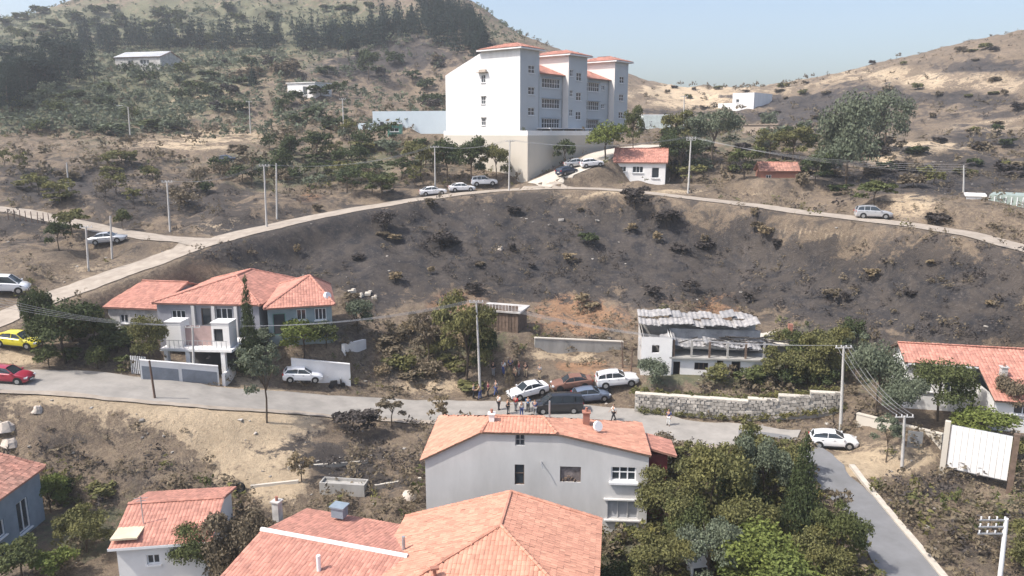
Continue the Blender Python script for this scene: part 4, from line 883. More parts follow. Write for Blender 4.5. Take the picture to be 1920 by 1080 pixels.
def trunk_mesh(hh, r, forks, lean, seed):
    g = random.Random(seed); mb = MB(); top = Vector((lean * hh * .3, 0, hh * .62))
    mid = Vector((lean * hh * .1, g.uniform(-.1, .1), hh * .3))
    mb.tube([(0, 0, -.4), mid, top], r, 7, r * .45)
    for i in range(forks):
        a = 2 * PI * i / forks + g.uniform(-.4, .4); z0 = hh * g.uniform(.25, .55); p = mid.lerp(top, (z0 / hh - .25) / .4); e = p + Vector((math.cos(a) * hh * .28, math.sin(a) * hh * .28, hh * g.uniform(.2, .35)))
        m_ = (p + e) / 2 + Vector((0, 0, hh * .03)); mb.tube([p, m_, e], r * .42, 5, r * .12)
    me = mb.mesh('trunk'); me.materials.append(M_bark); return me
def crown_mesh(kind, seed, n, size):
    """unit tree: height 1, crown radius .5"""
    g = random.Random(seed)
    if kind == 'round': B = [(0, 0, .62, .36, .36, .30)] + [(.30 * math.cos(a), .30 * math.sin(a), .55 + g.uniform(-.16, .2), .21, .21, .17) for a in [g.uniform(0, 6.28) for _ in range(8)]]
    elif kind == 'spread': B = [(0, 0, .66, .30, .30, .20)] + [(.36 * math.cos(a) * g.uniform(.6, 1), .36 * math.sin(a), .5 + g.uniform(-.22, .34), g.uniform(.13, .22), g.uniform(.13, .22), g.uniform(.09, .17)) for a in [g.uniform(0, 6.28) for _ in range(13)]]
    elif kind == 'willow': B = [(0, 0, .70, .34, .34, .26), (.2, .1, .45, .28, .26, .34), (-.25, 0, .42, .22, .24, .32)] + [(.36 * math.cos(a), .36 * math.sin(a), .42 + g.uniform(-.2, .3), .16, .16, .22) for a in [g.uniform(0, 6.28) for _ in range(9)]]
    elif kind == 'column': B = [(0, 0, .12 + .80 * i / 7, .48 * (1 - .88 * i / 7) + .05, .48 * (1 - .88 * i / 7) + .05, .12) for i in range(8)]
    elif kind == 'pine': B = [(0, 0, .16 + .80 * i / 6, .46 * (1 - .9 * i / 6) + .04, .46 * (1 - .9 * i / 6) + .04, .07) for i in range(7)] + [(0, 0, .5, .14, .14, .45)]
    elif kind == 'umbrella': B = [(0, 0, .78, .42, .42, .12)] + [(.3 * math.cos(a), .3 * math.sin(a), .74 + g.uniform(-.1, .14), .2, .2, .11) for a in [g.uniform(0, 6.28) for _ in range(7)]]
    elif kind == 'thin': B = [(.33 * math.cos(a) * g.uniform(.3, 1), .33 * math.sin(a) * g.uniform(.3, 1), .45 + g.random() * .48, g.uniform(.07, .15), g.uniform(.07, .15), g.uniform(.06, .12)) for a in [g.uniform(0, 6.28) for _ in range(17)]]
    elif kind == 'bush': B = [(0, 0, .42, .40, .40, .40)] + [(.32 * math.cos(a), .32 * math.sin(a), .34 + g.uniform(-.14, .34), .2, .2, .22) for a in [g.uniform(0, 6.28) for _ in range(8)]]
    V, T = leaf_cloud(B, n, size, seed)
    return V, T
PROTO = {}
def proto_crown(kind, var, n, size, leaf):
    key = (kind, var, n, size, leaf)
    if key not in PROTO:
        V, T = crown_mesh(kind, 100 + var * 7 + hash_s(kind), n, size)
        o = np_mesh('crown', V, quads(len(V) // 4), LEAF[leaf], tone=T); me = o.data; bpy.data.objects.remove(o); PROTO[key] = me
    return PROTO[key]
def hash_s(s): return sum(ord(c) * (i + 3) for i, c in enumerate(s)) % 997
def tree(name, kind, leaf, loc, hh, rad, label, cat='tree', group=None, var=None, det=1.0, trunk=True):
    var = rng.randrange(3) if var is None else var
    o = empty(name, loc, rng.uniform(0, 6.28), label, cat, group)
    # leaf size in real metres ~0.16 near, larger far away
    dist = loc[1]; sz = (.036 + .00125 * dist) / max(hh, 1); sz = round(max(.018, min(sz, .12)), 2 if sz > .05 else 3)
    sz = {True: round(sz * 50) / 50, False: round(sz * 200) / 200}[sz > .05] or .02
    cover_ = 2.6 if kind not in ('thin',) else .9
    n = int(cover_ * det * 1.3 / (sz * sz * 1.2) * (.8 if kind in ('pine', 'column') else 1)); n = max(300, min(n, 13000)); n = int(round(n / 200) * 200) or 200
    me = proto_crown(kind, var, n, sz, leaf)
    c = bpy.data.objects.new('crown', me); COL.objects.link(c); c.parent = o; c.scale = (rad * 2, rad * 2 * rng.uniform(.85, 1.1), hh)
    if trunk:
        key = ('trunk', kind == 'thin', kind in ('pine', 'column'), var)
        if key not in PROTO: PROTO[key] = trunk_mesh(1.0, .035 if kind != 'thin' else .03, 6 if kind not in ('pine', 'column') else 0, .3 if kind not in ('pine', 'column') else 0, var)
        t = bpy.data.objects.new('trunk', PROTO[key]); COL.objects.link(t); t.parent = o; w_ = min(hh * .8, rad * 1.35); t.scale = (w_, w_, hh)
    return o
def tree_px(name, kind, leaf, px, py, hpx, wpx, label, D=None, cat='tree', group=None, var=None, det=1.0):
    loc, t = at(px, D) if D else G(px, py)
    if D:      # base hidden: height measured from the top pixel
        top = P(px, py, D).z; hh = max(.8, top - loc.z)
    else: hh = hpx * t / F / CT
    return tree(name, kind, leaf, loc, hh, wpx * t / F / 2, label, cat, group, var, det)
TREES = [
 # name, kind, leaf, px, base_py, h_px, w_px, label       (lower right thicket)
 ('broadleaf_tree','spread','olive',1245,1010,130,120,'olive-leaved tree against the right wall of the grey house'),
 ('broadleaf_tree','spread','olive',1335,975,165,140,'tall olive-brown tree at the top left of the lower right thicket'),
 ('broadleaf_tree','spread','greygreen',1425,960,155,110,'mid green tree near the top of the thicket, left of the dark conifer'),
 ('dark_conifer','column','dark',1497,1010,205,90,'tall dark conifer standing at the middle of the lower right thicket'),
 ('broadleaf_tree','round','olive',1395,1040,130,120,'dark green tree behind the light green round tree in the thicket'),
 ('broadleaf_tree','spread','mid',1570,1085,150,105,'mid green tree overhanging the left edge of the grey lane'),
 ('round_tree','round','bright',1435,1130,150,190,'light green round-topped tree at the bottom edge of the thicket'),
 ('broadleaf_tree','spread','greygreen',1330,1110,150,120,'dusty grey-green tree left of the light green round tree'),
 ('broadleaf_tree','spread','olive',1240,1110,120,130,'low olive tree at the bottom edge, right of the orange roof'),
 ('broadleaf_tree','spread','dark',1160,1120,80,100,'dark shrub-like tree in the shade beside the orange roof'),
 ('broadleaf_tree','spread','olive',1530,1120,130,110,'olive tree at the bottom edge between the light round tree and the lane'),
 ('broadleaf_tree','round','mid',1290,1030,110,100,'small green tree in the thicket just behind the white box'),
 ('broadleaf_tree','thin','brown',1560,1000,90,80,'thin dry tree at the upper left edge of the lane'),
 # right
 ('tall_poplar','round','greygreen',1640,790,165,110,'tall grey-green tree right of the roadside pole'),
 ('broadleaf_tree','round','greygreen',1685,800,110,90,'shorter grey-green tree beside the tall grey-green one'),
 ('broadleaf_tree','round','mid',1762,790,130,110,'green tree in front of the left end of the right edge house'),
 ('broadleaf_tree','spread','brown',1712,720,90,60,'thin brown tree at the left end of the salmon roof'),
 ('fruit_tree','round','bright',1840,835,80,110,'yellow-green tree above the white metal gate'),
 ('broadleaf_tree','spread','brown',1895,800,105,80,'brownish tree in front of the right end of the salmon roof'),
 ('broadleaf_tree','thin','greygreen',1660,865,90,70,'thin grey shrubby tree right of the white car'),
 ('broadleaf_tree','spread','olive',1905,880,70,60,'olive shrub behind the right end of the white gate'),
 ('broadleaf_tree','spread','olive',1950,1090,120,120,'dark olive tree at the bottom right corner by the pole'),
 # centre right
 ('broadleaf_tree','spread','olive',1540,720,110,100,'tall olive-brown tree left of the roadside pole'),
 ('broadleaf_tree','spread','olive',1468,728,80,80,'olive bushy tree right of the ruined house'),
 ('broadleaf_tree','round','greygreen',1228,735,70,70,'grey-green tree hiding the left end of the ruined house'),
 ('broadleaf_tree','thin','greygreen',1605,690,70,60,'pale thin tree behind the roadside pole'),
 ('broadleaf_tree','spread','mid',1405,720,34,70,'low green bush along the ruined house wall foot'),
 ('broadleaf_tree','spread','olive',1340,722,40,60,'low olive bush between the doors of the ruined house'),
 ('broadleaf_tree','spread','olive',870,715,165,130,'large olive tree left of the timber shack'),
 ('broadleaf_tree','spread','dark',905,705,100,60,'dark tree behind the street pole'),
 ('broadleaf_tree','thin','brown',800,690,110,100,'thin brown tree on the scrub slope left of the large olive tree'),
 ('broadleaf_tree','thin','dry',828,800,60,60,'dry thin shrub at the street edge left of the grey house'),
 ('broadleaf_tree','thin','brown',955,775,90,30,'thin brown tree trunk beside the group of people'),
 # left centre
 ('broadleaf_tree','thin','greygreen',497,792,150,110,'thin half-bare tree on the near side of the street'),
 ('broadleaf_tree','round','dark',128,680,130,130,'dense dark tree left of the three red roofs'),
 ('broadleaf_tree','round','dark',78,660,130,60,'narrow dark tree at the left of the dense dark tree'),
 ('broadleaf_tree','round','olive',176,650,80,70,'olive tree in front of the leftmost red roof'),
 ('broadleaf_tree','round','mid',92,690,46,54,'low green bush between the yellow car and the street'),
 ('broadleaf_tree','round','olive',285,695,115,74,'olive tree left of the white terrace block'),
 ('broadleaf_tree','spread','dark',470,690,60,70,'dark bushy tree at the foot of the cypress'),
 ('fruit_tree','round','bright',568,672,80,80,'bright green tree below the rightmost red roof'),
 ('broadleaf_tree','round','mid',612,655,60,60,'green tree right of the bright green one'),
 ('broadleaf_tree','round','greygreen',672,625,70,60,'grey-green tree at the right of the rightmost red roof'),
 ('broadleaf_tree','thin','greygreen',433,712,40,36,'pale shrub by the white gate pillar'),
 # lower left
 ('fruit_tree','round','bright',98,960,80,70,'bright green tree beside the left edge house'),
 ('broadleaf_tree','spread','olive',160,1035,90,100,'olive-green tree left of the small tiled house'),
 ('fruit_tree','round','mid',40,1085,80,90,'mid green tree in the bottom left corner'),
 ('broadleaf_tree','spread','bright',105,1090,70,80,'yellow-green shrub at the bottom left beside the corner tree'),
 ('broadleaf_tree','round','mid',372,1090,125,96,'green tree hiding the right corner of the small tiled house'),
 ('broadleaf_tree','spread','brown',465,1110,170,140,'big brown-leaved tree in front of the long red roof'),
 ('broadleaf_tree','thin','brown',408,985,70,40,'thin brown tree behind the right end of the small tiled house'),
 ('broadleaf_tree','thin','dry',565,905,60,70,'dry thin tree on the sand slope'),
 ('broadleaf_tree','thin','brown',735,800,60,80,'scorched thin bush on the dark mound left of the grey house'),
 ('broadleaf_tree','spread','burnt',665,812,50,80,'blackened bush on top of the dark mound by the street'),
 # near the school
 ('round_tree','round','dark',1058,312,54,52,'small round dark tree beside the school ramp'),
 ('round_tree','round','bright',1138,300,76,84,'bright green umbrella-shaped tree in front of the school'),
 ('broadleaf_tree','spread','mid',1188,285,88,44,'green tree between the school and the pale block'),
 ('broadleaf_tree','spread','dark',1272,338,95,80,'dark tree at the right end of the upper roadside house'),
 ('broadleaf_tree','spread','greygreen',1340,315,110,100,'grey-green tree left of the tan farm building'),
 ('broadleaf_tree','spread','olive',1268,275,70,60,'olive tree behind the upper roadside pole'),
 ('broadleaf_tree','spread','mid',1398,335,60,70,'green tree left of the pink brick cottage'),
 ('broadleaf_tree','spread','olive',1490,305,70,80,'olive tree behind the pink brick cottage'),
 ('willow_tree','willow','greygreen',1590,345,175,120,'biggest grey-green willow-like tree above the silver car'),
 ('willow_tree','willow','greygreen',1655,290,125,100,'second grey-green willow-like tree right of the biggest one'),
 ('broadleaf_tree','spread','dark',1530,345,60,60,'dark shrubby tree at the foot of the biggest willow'),
 ('broadleaf_tree','spread','olive',1440,300,60,60,'olive tree in front of the tan farm building'),
 ('broadleaf_tree','spread','mid',1640,385,50,70,'dark green bush above the silver car'),
 ('broadleaf_tree','spread','dark',596,302,60,70,'dark spreading tree on the left slope above the upper road'),
 ('broadleaf_tree','round','dark',545,298,50,36,'small dark tree left of the dark spreading tree'),
 ('broadleaf_tree','spread','olive',788,338,78,70,'first roadside tree below the sports hall, leftmost of its row'),
 ('broadleaf_tree','round','dark',838,345,92,74,'second roadside tree below the retaining wall'),
 ('broadleaf_tree','spread','dark',884,345,92,70,'dark roadside tree above the parked white cars'),
 ('broadleaf_tree','spread','olive',928,342,76,56,'olive roadside tree nearest the corner of the retaining wall'),
 ('broadleaf_tree','thin','olive',778,352,40,40,'thin olive bush behind the lowest parked white car'),
 ('broadleaf_tree','spread','mid',715,372,50,70,'green bushy tree on the slope above the upper road'),
 ('broadleaf_tree','spread','dark',660,325,50,70,'dark tree left of the roadside row'),
 ('broadleaf_tree','spread','olive',135,440,50,60,'olive tree above the side road at left'),
 ('broadleaf_tree','spread','dark',112,470,60,50,'dark tree below the side road at left'),
 ('broadleaf_tree','round','mid',232,432,44,34,'green tree behind the silver car on the side road'),
 ('broadleaf_tree','round','dark',1104,460,26,44,'small dark green bush alone on the charred slope'),
 ('broadleaf_tree','round','burnt',722,435,44,50,'scorched bush at the left of the charred slope'),
 ('broadleaf_tree','round','burnt',1250,425,36,60,'scorched bush on the charred slope below the road'),
 ('broadleaf_tree','round','burnt',830,470,40,60,'black bush in the middle of the charred slope'),
 ('broadleaf_tree','spread','burnt',1190,390,40,60,'grey scorched bush just below the upper road'),
 # left hill
 ('broadleaf_tree','round','pine',125,140,75,90,'big dark pine clump on the left hill above the shack'),
 ('broadleaf_tree','round','pine',45,175,70,120,'broad dark pine mass at the left edge of the hill'),
 ('broadleaf_tree','round','pine',20,120,40,70,'dark pine clump at the far left below the ridge'),
 ('cypress_tree','column','pine',475,165,46,24,'dark cypress on the bare left slope'),
 ('broadleaf_tree','round','pine',655,118,56,40,'dark pine right of the pale track on the left hill'),
 ('broadleaf_tree','spread','dark',690,150,60,50,'dark tree right of the burnt white house'),
]
for (nm, kind, leaf, px, py, hp, wp, lab) in TREES:
    far = py < 340
    tree_px(nm, kind, leaf, px, py, hp, wp, lab, det=.8 if far else 1.15)
tree_px('cypress_tree', 'column', 'dark', 473, 518, 0, 48, 'narrow dark cypress in front of the middle red roof', D=73.2, det=1.2)
# pines in belts across the left hill
def belt(pts, n, h0, h1, lab, grp, leaf='pine', kind='pine', jit=8):
    for i in range(n):
        f = rng.random() * (len(pts) - 1); k = int(f); a, b = pts[k], pts[k+1]; t = f - k
        px = a[0] + (b[0] - a[0]) * t + rng.gauss(0, 4); py = a[1] + (b[1] - a[1]) * t + rng.gauss(0, jit)
        loc, tt = G(px, py, 180)
        if loc.y > 515: continue
        tree('pine_tree', kind, leaf, loc, rng.uniform(h0, h1), rng.uniform(2.2, 4.0), lab, 'tree', grp, det=.35)
belt([(150,96),(320,88),(480,84),(620,88),(720,80)], 120, 8, 13, 'dark pine in the long belt crossing the left hill', 'pines of the long hill belt', jit=7)
belt([(690,70),(800,55),(880,75),(905,95)], 100, 8, 13, 'dark pine in the dense wood at the right end of the hill', 'pines at the right end of the left hill', jit=12)
belt([(780,12),(840,30),(900,72)], 26, 7, 12, 'dark pine on the skyline of the left hill', 'pines on the hill skyline', jit=5)
belt([(0,205),(60,175),(110,150),(180,140)], 60, 9, 15, 'dark pine in the wood at the left edge', 'pines of the left edge wood', jit=14)
def grove(n, box, kinds, hr, rr, lab, grp, det=.5, seed=0, cat='tree', name='broadleaf_tree'):
    g = random.Random(seed); k = 0
    while k < n:
        px, py = g.uniform(box[0], box[2]), g.uniform(box[1], box[3]); loc, tt = G(px, py)
        if any(seg_dist(np.array([loc.x]), np.array([loc.y]), pts)[0][0] < w / 2 + 1.2 for pts, w in ROADS.values()): n -= 1; continue
        if any(abs(loc.x - c[0]) < c[3] + 1 and abs(loc.y - c[1]) < c[4] + 1 for c in EXTRA_PADS): n -= 1; continue
        kd, lf = g.choice(kinds); tree(name, kd, lf, loc, g.uniform(*hr), g.uniform(*rr), lab, cat, grp, det=det); k += 1
grove(34, (440, 262, 800, 372), [('spread','dark'),('spread','olive'),('bush','dark'),('thin','brown'),('bush','greygreen')], (2.2, 5.2), (1.6, 3.4), 'bushy tree on the slope between the left upper road and the sports hall', 'bushy trees left of the school', seed=3)
grove(26, (1190, 232, 1560, 342), [('spread','olive'),('bush','greygreen'),('spread','dark'),('bush','mid')], (2.5, 6), (1.8, 3.6), 'bushy tree in the belt right of the school', 'bushy trees right of the school', seed=4)
grove(20, (1500, 250, 1900, 380), [('bush','brown'),('spread','dark'),('bush','olive')], (1.2, 3.0), (1.0, 2.1), 'dark bush on the dry slope at right above the upper road', 'bushes on the right slope', seed=5, cat='bush', name='hill_bush')
grove(24, (0, 300, 420, 400), [('bush','dark'),('bush','brown'),('spread','olive')], (1.5, 4), (1.2, 2.8), 'dark bush on the left slope above the side road', 'bushes on the left slope', seed=6, cat='bush', name='hill_bush')
grove(40, (380, 110, 830, 250), [('bush','dark'),('bush','brown'),('spread','dark'),('bush','burnt')], (2, 6), (1.8, 4.2), 'dark bush scattered over the bare spur of the left hill', 'bushes on the left spur', seed=7, cat='bush', name='hill_bush')
grove(60, (0, 20, 700, 90), [('bush','mid'),('bush','dark'),('round','dark')], (3, 6), (2.6, 5), 'grey-green bush near the top of the left hill', 'bushes near the hill top', seed=8, cat='bush', name='hill_bush', det=.4)
grove(36, (0, 120, 420, 260), [('bush','mid'),('bush','greygreen'),('bush','dark')], (2.5, 5.5), (2.4, 4.5), 'grey-green bush on the green flank of the left hill', 'bushes on the green flank', seed=9, cat='bush', name='hill_bush', det=.4)
grove(46, (470, 385, 1880, 580), [('bush','burnt'),('thin','burnt'),('thin','brown'),('thin','dry')], (.6, 1.9), (.6, 1.7), 'scorched leafless bush on the charred slope', 'scorched bushes on the charred slope', seed=10, cat='bush', name='scorched_bush')
grove(90, (1200, 90, 1910, 330), [('bush','brown'),('bush','olive'),('bush','burnt')], (.8, 2.2), (.8, 2.2), 'small dark bush on the far right hill', 'bushes on the far right hill', seed=12, cat='bush', name='hill_bush', det=.4)
grove(22, (690, 610, 880, 730), [('bush','brown'),('bush','olive'),('thin','brown'),('bush','dry')], (.8, 2.4), (.8, 1.8), 'dry bush on the overgrown slope left of the centre pole', 'bushes left of the centre pole', seed=13, cat='bush', name='dry_bush', det=.9)
grove(22, (1440, 640, 1600, 735), [('bush','olive'),('spread','brown'),('bush','dark'),('bush','mid')], (1.4, 3.4), (1.2, 2.2), 'overgrown bush between the ruined house and the corner pole', 'bushes right of the ruin', seed=14, cat='bush', name='garden_bush', det=.9)
grove(11, (1230, 880, 1560, 970), [('spread','olive'),('spread','brown'),('thin','olive'),('column','dark')], (3, 4.6), (1.6, 2.6), 'grey-green tree filling the upper part of the lower right thicket', 'trees filling the thicket', seed=15, det=1.1)
grove(20, (60, 590, 310, 700), [('bush','dark'),('bush','olive'),('spread','mid'),('bush','mid')], (1.5, 3.6), (1.1, 2.1), 'garden bush on the bank between the yellow car and the terrace block', 'garden bushes at left', seed=16, cat='bush', name='garden_bush', det=1.0)
grove(10, (425, 640, 560, 712), [('bush','dark'),('bush','olive'),('spread','greygreen')], (1.2, 3.0), (1.0, 1.8), 'garden bush between the terrace block and the white hatchback', 'garden bushes by the white wall', seed=17, cat='bush', name='garden_bush', det=1.0)
grove(16, (60, 900, 230, 1075), [('bush','bright'),('bush','olive'),('bush','mid'),('bush','dark')], (1.0, 2.6), (1.0, 2.0), 'leafy garden bush left of the small tiled house', 'garden bushes at lower left', seed=18, cat='bush', name='garden_bush', det=1.1)
# ---------------------------------------------------------------- scrub, grass and stones: nobody could count them
def scatter(name, kindpts, leaf, tmpl, nleaf, size, spread, hrange, seed, per=None):
    g = np.random.default_rng(seed); n = len(kindpts); K = 14; Ts = []
    for k in range(K):
        gg = random.Random(seed + k); B = [(gg.uniform(-.1, .1), gg.uniform(-.1, .1), .42, .26, .26, .42)] + [(gg.uniform(-.38, .38), gg.uniform(-.38, .38), gg.uniform(.25, .85), .13, .13, .24) for _ in range(5)]
        Ts.append(leaf_cloud(B, nleaf, size, seed + k, aspect=.5))
    which = g.integers(0, K, n); sc = g.uniform(*hrange, n) * spread; a = g.uniform(0, 6.28, n); zz = sc * g.uniform(.7, 1.15, n); sc = sc * g.uniform(.8, 1.5, n)
    Vs, Tn = [], []
    for k in range(K):
        m = which == k
        if not m.any(): continue
        V, T = Ts[k]; c, s = np.cos(a[m]), np.sin(a[m]); S_ = sc[m]
        X = (V[None, :, 0] * c[:, None] - V[None, :, 1] * s[:, None]) * S_[:, None] + kindpts[m, 0:1]
        Y = (V[None, :, 0] * s[:, None] + V[None, :, 1] * c[:, None]) * S_[:, None] + kindpts[m, 1:2]
        Z = V[None, :, 2] * zz[m][:, None] + kindpts[m, 2:3] - .08
        Vs.append(np.stack([X, Y, Z], -1).reshape(-1, 3)); Tn.append((T[None] * .6 + g.uniform(0, .4, (m.sum(), 1))).ravel())
    V = np.concatenate(Vs); o = np_mesh(name, V, quads(len(V) // 4), LEAF[leaf], tone=np.concatenate(Tn)); return tag(o, kind='stuff')
ROADMASK = []
def sample_ground(n, dmin, dmax, seed, keep):
    """random ground spots seen by the camera's side of the hill; keep(px, py, x, y) -> probability"""
    g = np.random.default_rng(seed); D = dmin * (dmax / dmin) ** g.random(n); x = (g.random(n) * 2 - 1) * D * .80
    z = height(x, D); px, py, t = proj(x, D, z); pr = keep(px, py, x, D); m = g.random(n) < pr
    for key, (pts, w) in ROADS.items():
        d, _ = seg_dist(x, D, pts); m &= d > w / 2 + .5
    for (cx, cy, cz, hx, hy, rot, bl) in EXTRA_PADS:
        c, s = math.cos(rot), math.sin(rot); m &= ~((np.abs((x-cx)*c + (y_(D)-cy)*s) < hx + .2) & (np.abs(-(x-cx)*s + (D-cy)*c) < hy + .2))
    return np.stack([x, D, z], 1)[m], t[m]
def y_(v): return v
def k_char(px, py, x, y): return np.clip(cover(px, py, 'char') * .8 + .22 - cover(px, py, 'sand'), 0, 1) * (fbm(x, y, 7, 3, 5) > -.05)
def k_olive(px, py, x, y): return np.clip(cover(px, py, 'olive') * .8 + .16 - cover(px, py, 'char') * .35 - cover(px, py, 'sand') * .8, 0, 1) * (fbm(x, y, 9, 3, 6) > -.1)
def k_brown(px, py, x, y): return np.clip(.75 - cover(px, py, 'sand') * 1.3 - cover(px, py, 'char') * .3, 0.01, 1) * (fbm(x, y, 6, 3, 8) > -.02)
def k_dry(px, py, x, y): return np.clip(.7 - cover(px, py, 'char') * .5 - cover(px, py, 'sand') * .7, 0.03, 1)
for nm, kf, leaf, n, dm, dM, nl, sz, hr, sd_ in [
    ('burnt_scrub', k_char, 'burnt', 11000, 42, 330, 26, .10, (.35, 1.9), 1),
    ('green_scrub', k_olive, 'olive', 8000, 40, 200, 42, .10, (.5, 1.7), 2),
    ('dark_scrub', k_olive, 'mid', 4200, 40, 220, 46, .10, (.5, 1.6), 3),
    ('brown_scrub', k_brown, 'brown', 16000, 40, 300, 32, .10, (.4, 1.8), 4),
    ('dry_grass_tufts', k_dry, 'dry', 12000, 40, 180, 14, .13, (.2, .6), 5)]:
    pts, t = sample_ground(n, dm, dM, sd_, kf); scatter(nm, pts, leaf, None, nl, sz, 1.0, hr, 60 + sd_)
pts, t = sample_ground(15000, 170, 480, 31, lambda px, py, x, y: np.clip(cover(px, py, 'olive') * .8 + .15, 0, 1) * (px < 980)); scatter('far_hill_scrub', pts, 'greygreen', None, 22, .16, 1.0, (1.2, 3.6), 91)
pts, t = sample_ground(9000, 130, 420, 33, lambda px, py, x, y: np.where(px > 1150, .16, .3) * (fbm(x, y, 20, 3, 60) > -.1)); scatter('far_dark_scrub', pts, 'brown', None, 22, .16, 1.0, (.9, 3.0), 92)
# thick undergrowth around the lower right thicket and the house ruins
pts, t = sample_ground(5200, 40, 62, 41, lambda px, py, x, y: np.exp(-(((px - 1390) / 210) ** 2 + ((py - 1010) / 120) ** 2))); scatter('thicket_undergrowth', pts, 'olive', None, 50, .10, 1.0, (.8, 2.0), 93)
pts, t = sample_ground(2600, 64, 90, 42, lambda px, py, x, y: np.exp(-(((px - 1480) / 200) ** 2 + ((py - 690) / 50) ** 2)) + np.exp(-(((px - 780) / 120) ** 2 + ((py - 660) / 70) ** 2))); scatter('slope_undergrowth', pts, 'brown', None, 44, .11, 1.0, (.7, 1.8), 94)
def stones(name, pts, smin, smax, m, seed):
    g = np.random.default_rng(seed); n = len(pts)
    base = np.array([(x, y, z) for x in (-1, 1) for y in (-1, 1) for z in (-.6, .8)], float)
    fq = np.array([[0, 1, 3, 2], [4, 6, 7, 5], [0, 4, 5, 1], [2, 3, 7, 6], [0, 2, 6, 4], [1, 5, 7, 3]])
    s = g.uniform(smin, smax, n) * g.uniform(.6, 1.2, n); V = base[None] * g.uniform(.55, 1.1, (n, 8, 1)) * np.stack([s, s * g.uniform(.5, 1, n), s * g.uniform(.3, .7, n)], -1)[:, None]
    a = g.uniform(0, 6.28, n); c, q = np.cos(a)[:, None], np.sin(a)[:, None]
    X = V[..., 0] * c - V[..., 1] * q + pts[:, 0:1]; Y = V[..., 0] * q + V[..., 1] * c + pts[:, 1:2]; Z = V[..., 2] + pts[:, 2:3] + .02
    o = np_mesh(name, np.stack([X, Y, Z], -1).reshape(-1, 3), (np.arange(n)[:, None, None] * 8 + fq[None]).reshape(-1, 4), m, tone=np.repeat(g.random(n), 8)); return tag(o, kind='stuff')
M_stone = mat('pale_fieldstone', (.40, .37, .33), .95, .2, 2.0, tone=.35)
pts, t = sample_ground(7000, 40, 200, 51, lambda px, py, x, y: .12 + .9 * np.exp(-(((px - 1100) / 120) ** 2 + ((py - 405) / 28) ** 2)) + 1.2 * np.exp(-(((px - 1530) / 60) ** 2 + ((py - 445) / 18) ** 2)) + np.exp(-(((px - 60) / 90) ** 2 + ((py - 800) / 50) ** 2)))
stones('scattered_stones', pts, .06, .22, M_stone, 52)
pts, t = sample_ground(2500, 84, 130, 55, lambda px, py, x, y: 1.0 * np.exp(-(((px - 1120) / 90) ** 2 + ((py - 410) / 12) ** 2)) + 1.0 * np.exp(-(((px - 1540) / 45) ** 2 + ((py - 440) / 13) ** 2)) + .8 * np.exp(-(((px - 1250) / 60) ** 2 + ((py - 415) / 10) ** 2)))
stones('rubble_of_collapsed_terrace', pts, .15, .45, M_stone, 56)
# ---------------------------------------------------------------- vehicles (x forward, y left, z up; origin on the ground at the centre)
def paint(name, col, metal=.0): return mat('car_paint_' + name, col, .28, .03, 1.0, coat=.6, metal=metal, spec=.5)
PT = {'white': paint('white', (.78, .78, .79)), 'red': paint('red', (.34, .02, .045)), 'yellow': paint('yellow', (.72, .62, .03)), 'silver': paint('silver', (.50, .51, .53), .3), 'black': paint('black', (.018, .019, .023)),
      'rust': mat('car_paint_rust', (.22, .11, .08), .8, .2, 2.0, col2=(.15, .085, .065)), 'blue': paint('slate_blue', (.13, .16, .22)), 'dark': paint('dark_blue', (.03, .04, .07))}
M_tyre = mat('tyre_rubber', (.02, .02, .021), .9, .1); M_rim = mat('alloy_rim', (.42, .43, .44), .35, .05, metal=.7)
M_head = mat('headlight_lens', (.65, .68, .7), .15, .05); M_tail = mat('tail_light_lens', (.35, .015, .015), .25, .05); M_plate = mat('number_plate', (.7, .7, .68), .6, .03)
STY = {   # stations: x fraction, lower z, belt z, half width ; cabin: (x fraction, roof z) outline
 'sedan': dict(L=4.5, W=1.76, body=[(-.5,.38,.72,.74),(-.485,.24,.93,.82),(-.40,.20,.98,.87),(-.2,.18,.98,.88),(.0,.18,.95,.88),(.18,.18,.93,.88),(.34,.19,.86,.86),(.45,.22,.76,.80),(.5,.34,.60,.66)], cab=[(-.40,.97),(-.24,1.38),(-.08,1.45),(.06,1.42),(.24,.92)], wb=(-.29,.31), r=.315),
 'hatch': dict(L=4.05, W=1.74, body=[(-.5,.36,.80,.72),(-.48,.24,.98,.82),(-.38,.20,1.0,.86),(-.1,.18,.98,.87),(.1,.18,.96,.87),(.2,.18,.94,.87),(.36,.19,.88,.85),(.46,.23,.76,.78),(.5,.34,.58,.64)], cab=[(-.485,.98),(-.40,1.36),(-.2,1.48),(.04,1.45),(.25,.93)], wb=(-.31,.31), r=.31),
 'suv': dict(L=4.55, W=1.86, body=[(-.5,.42,.88,.78),(-.485,.30,1.12,.88),(-.38,.26,1.14,.92),(-.1,.25,1.12,.93),(.1,.25,1.10,.93),(.2,.25,1.08,.93),(.36,.27,1.02,.91),(.46,.30,.90,.84),(.5,.40,.70,.72)], cab=[(-.49,1.12),(-.44,1.56),(-.2,1.70),(.04,1.66),(.22,1.07)], wb=(-.30,.31), r=.36),
 'van': dict(L=5.0, W=1.95, body=[(-.5,.40,1.0,.88),(-.49,.26,1.18,.96),(-.38,.24,1.20,.97),(-.1,.24,1.18,.98),(.15,.24,1.16,.98),(.3,.24,1.12,.97),(.42,.26,1.0,.93),(.475,.30,.86,.86),(.5,.42,.66,.76)], cab=[(-.495,1.18),(-.475,1.82),(-.2,1.94),(.14,1.90),(.36,1.10)], wb=(-.30,.33), r=.35),
}
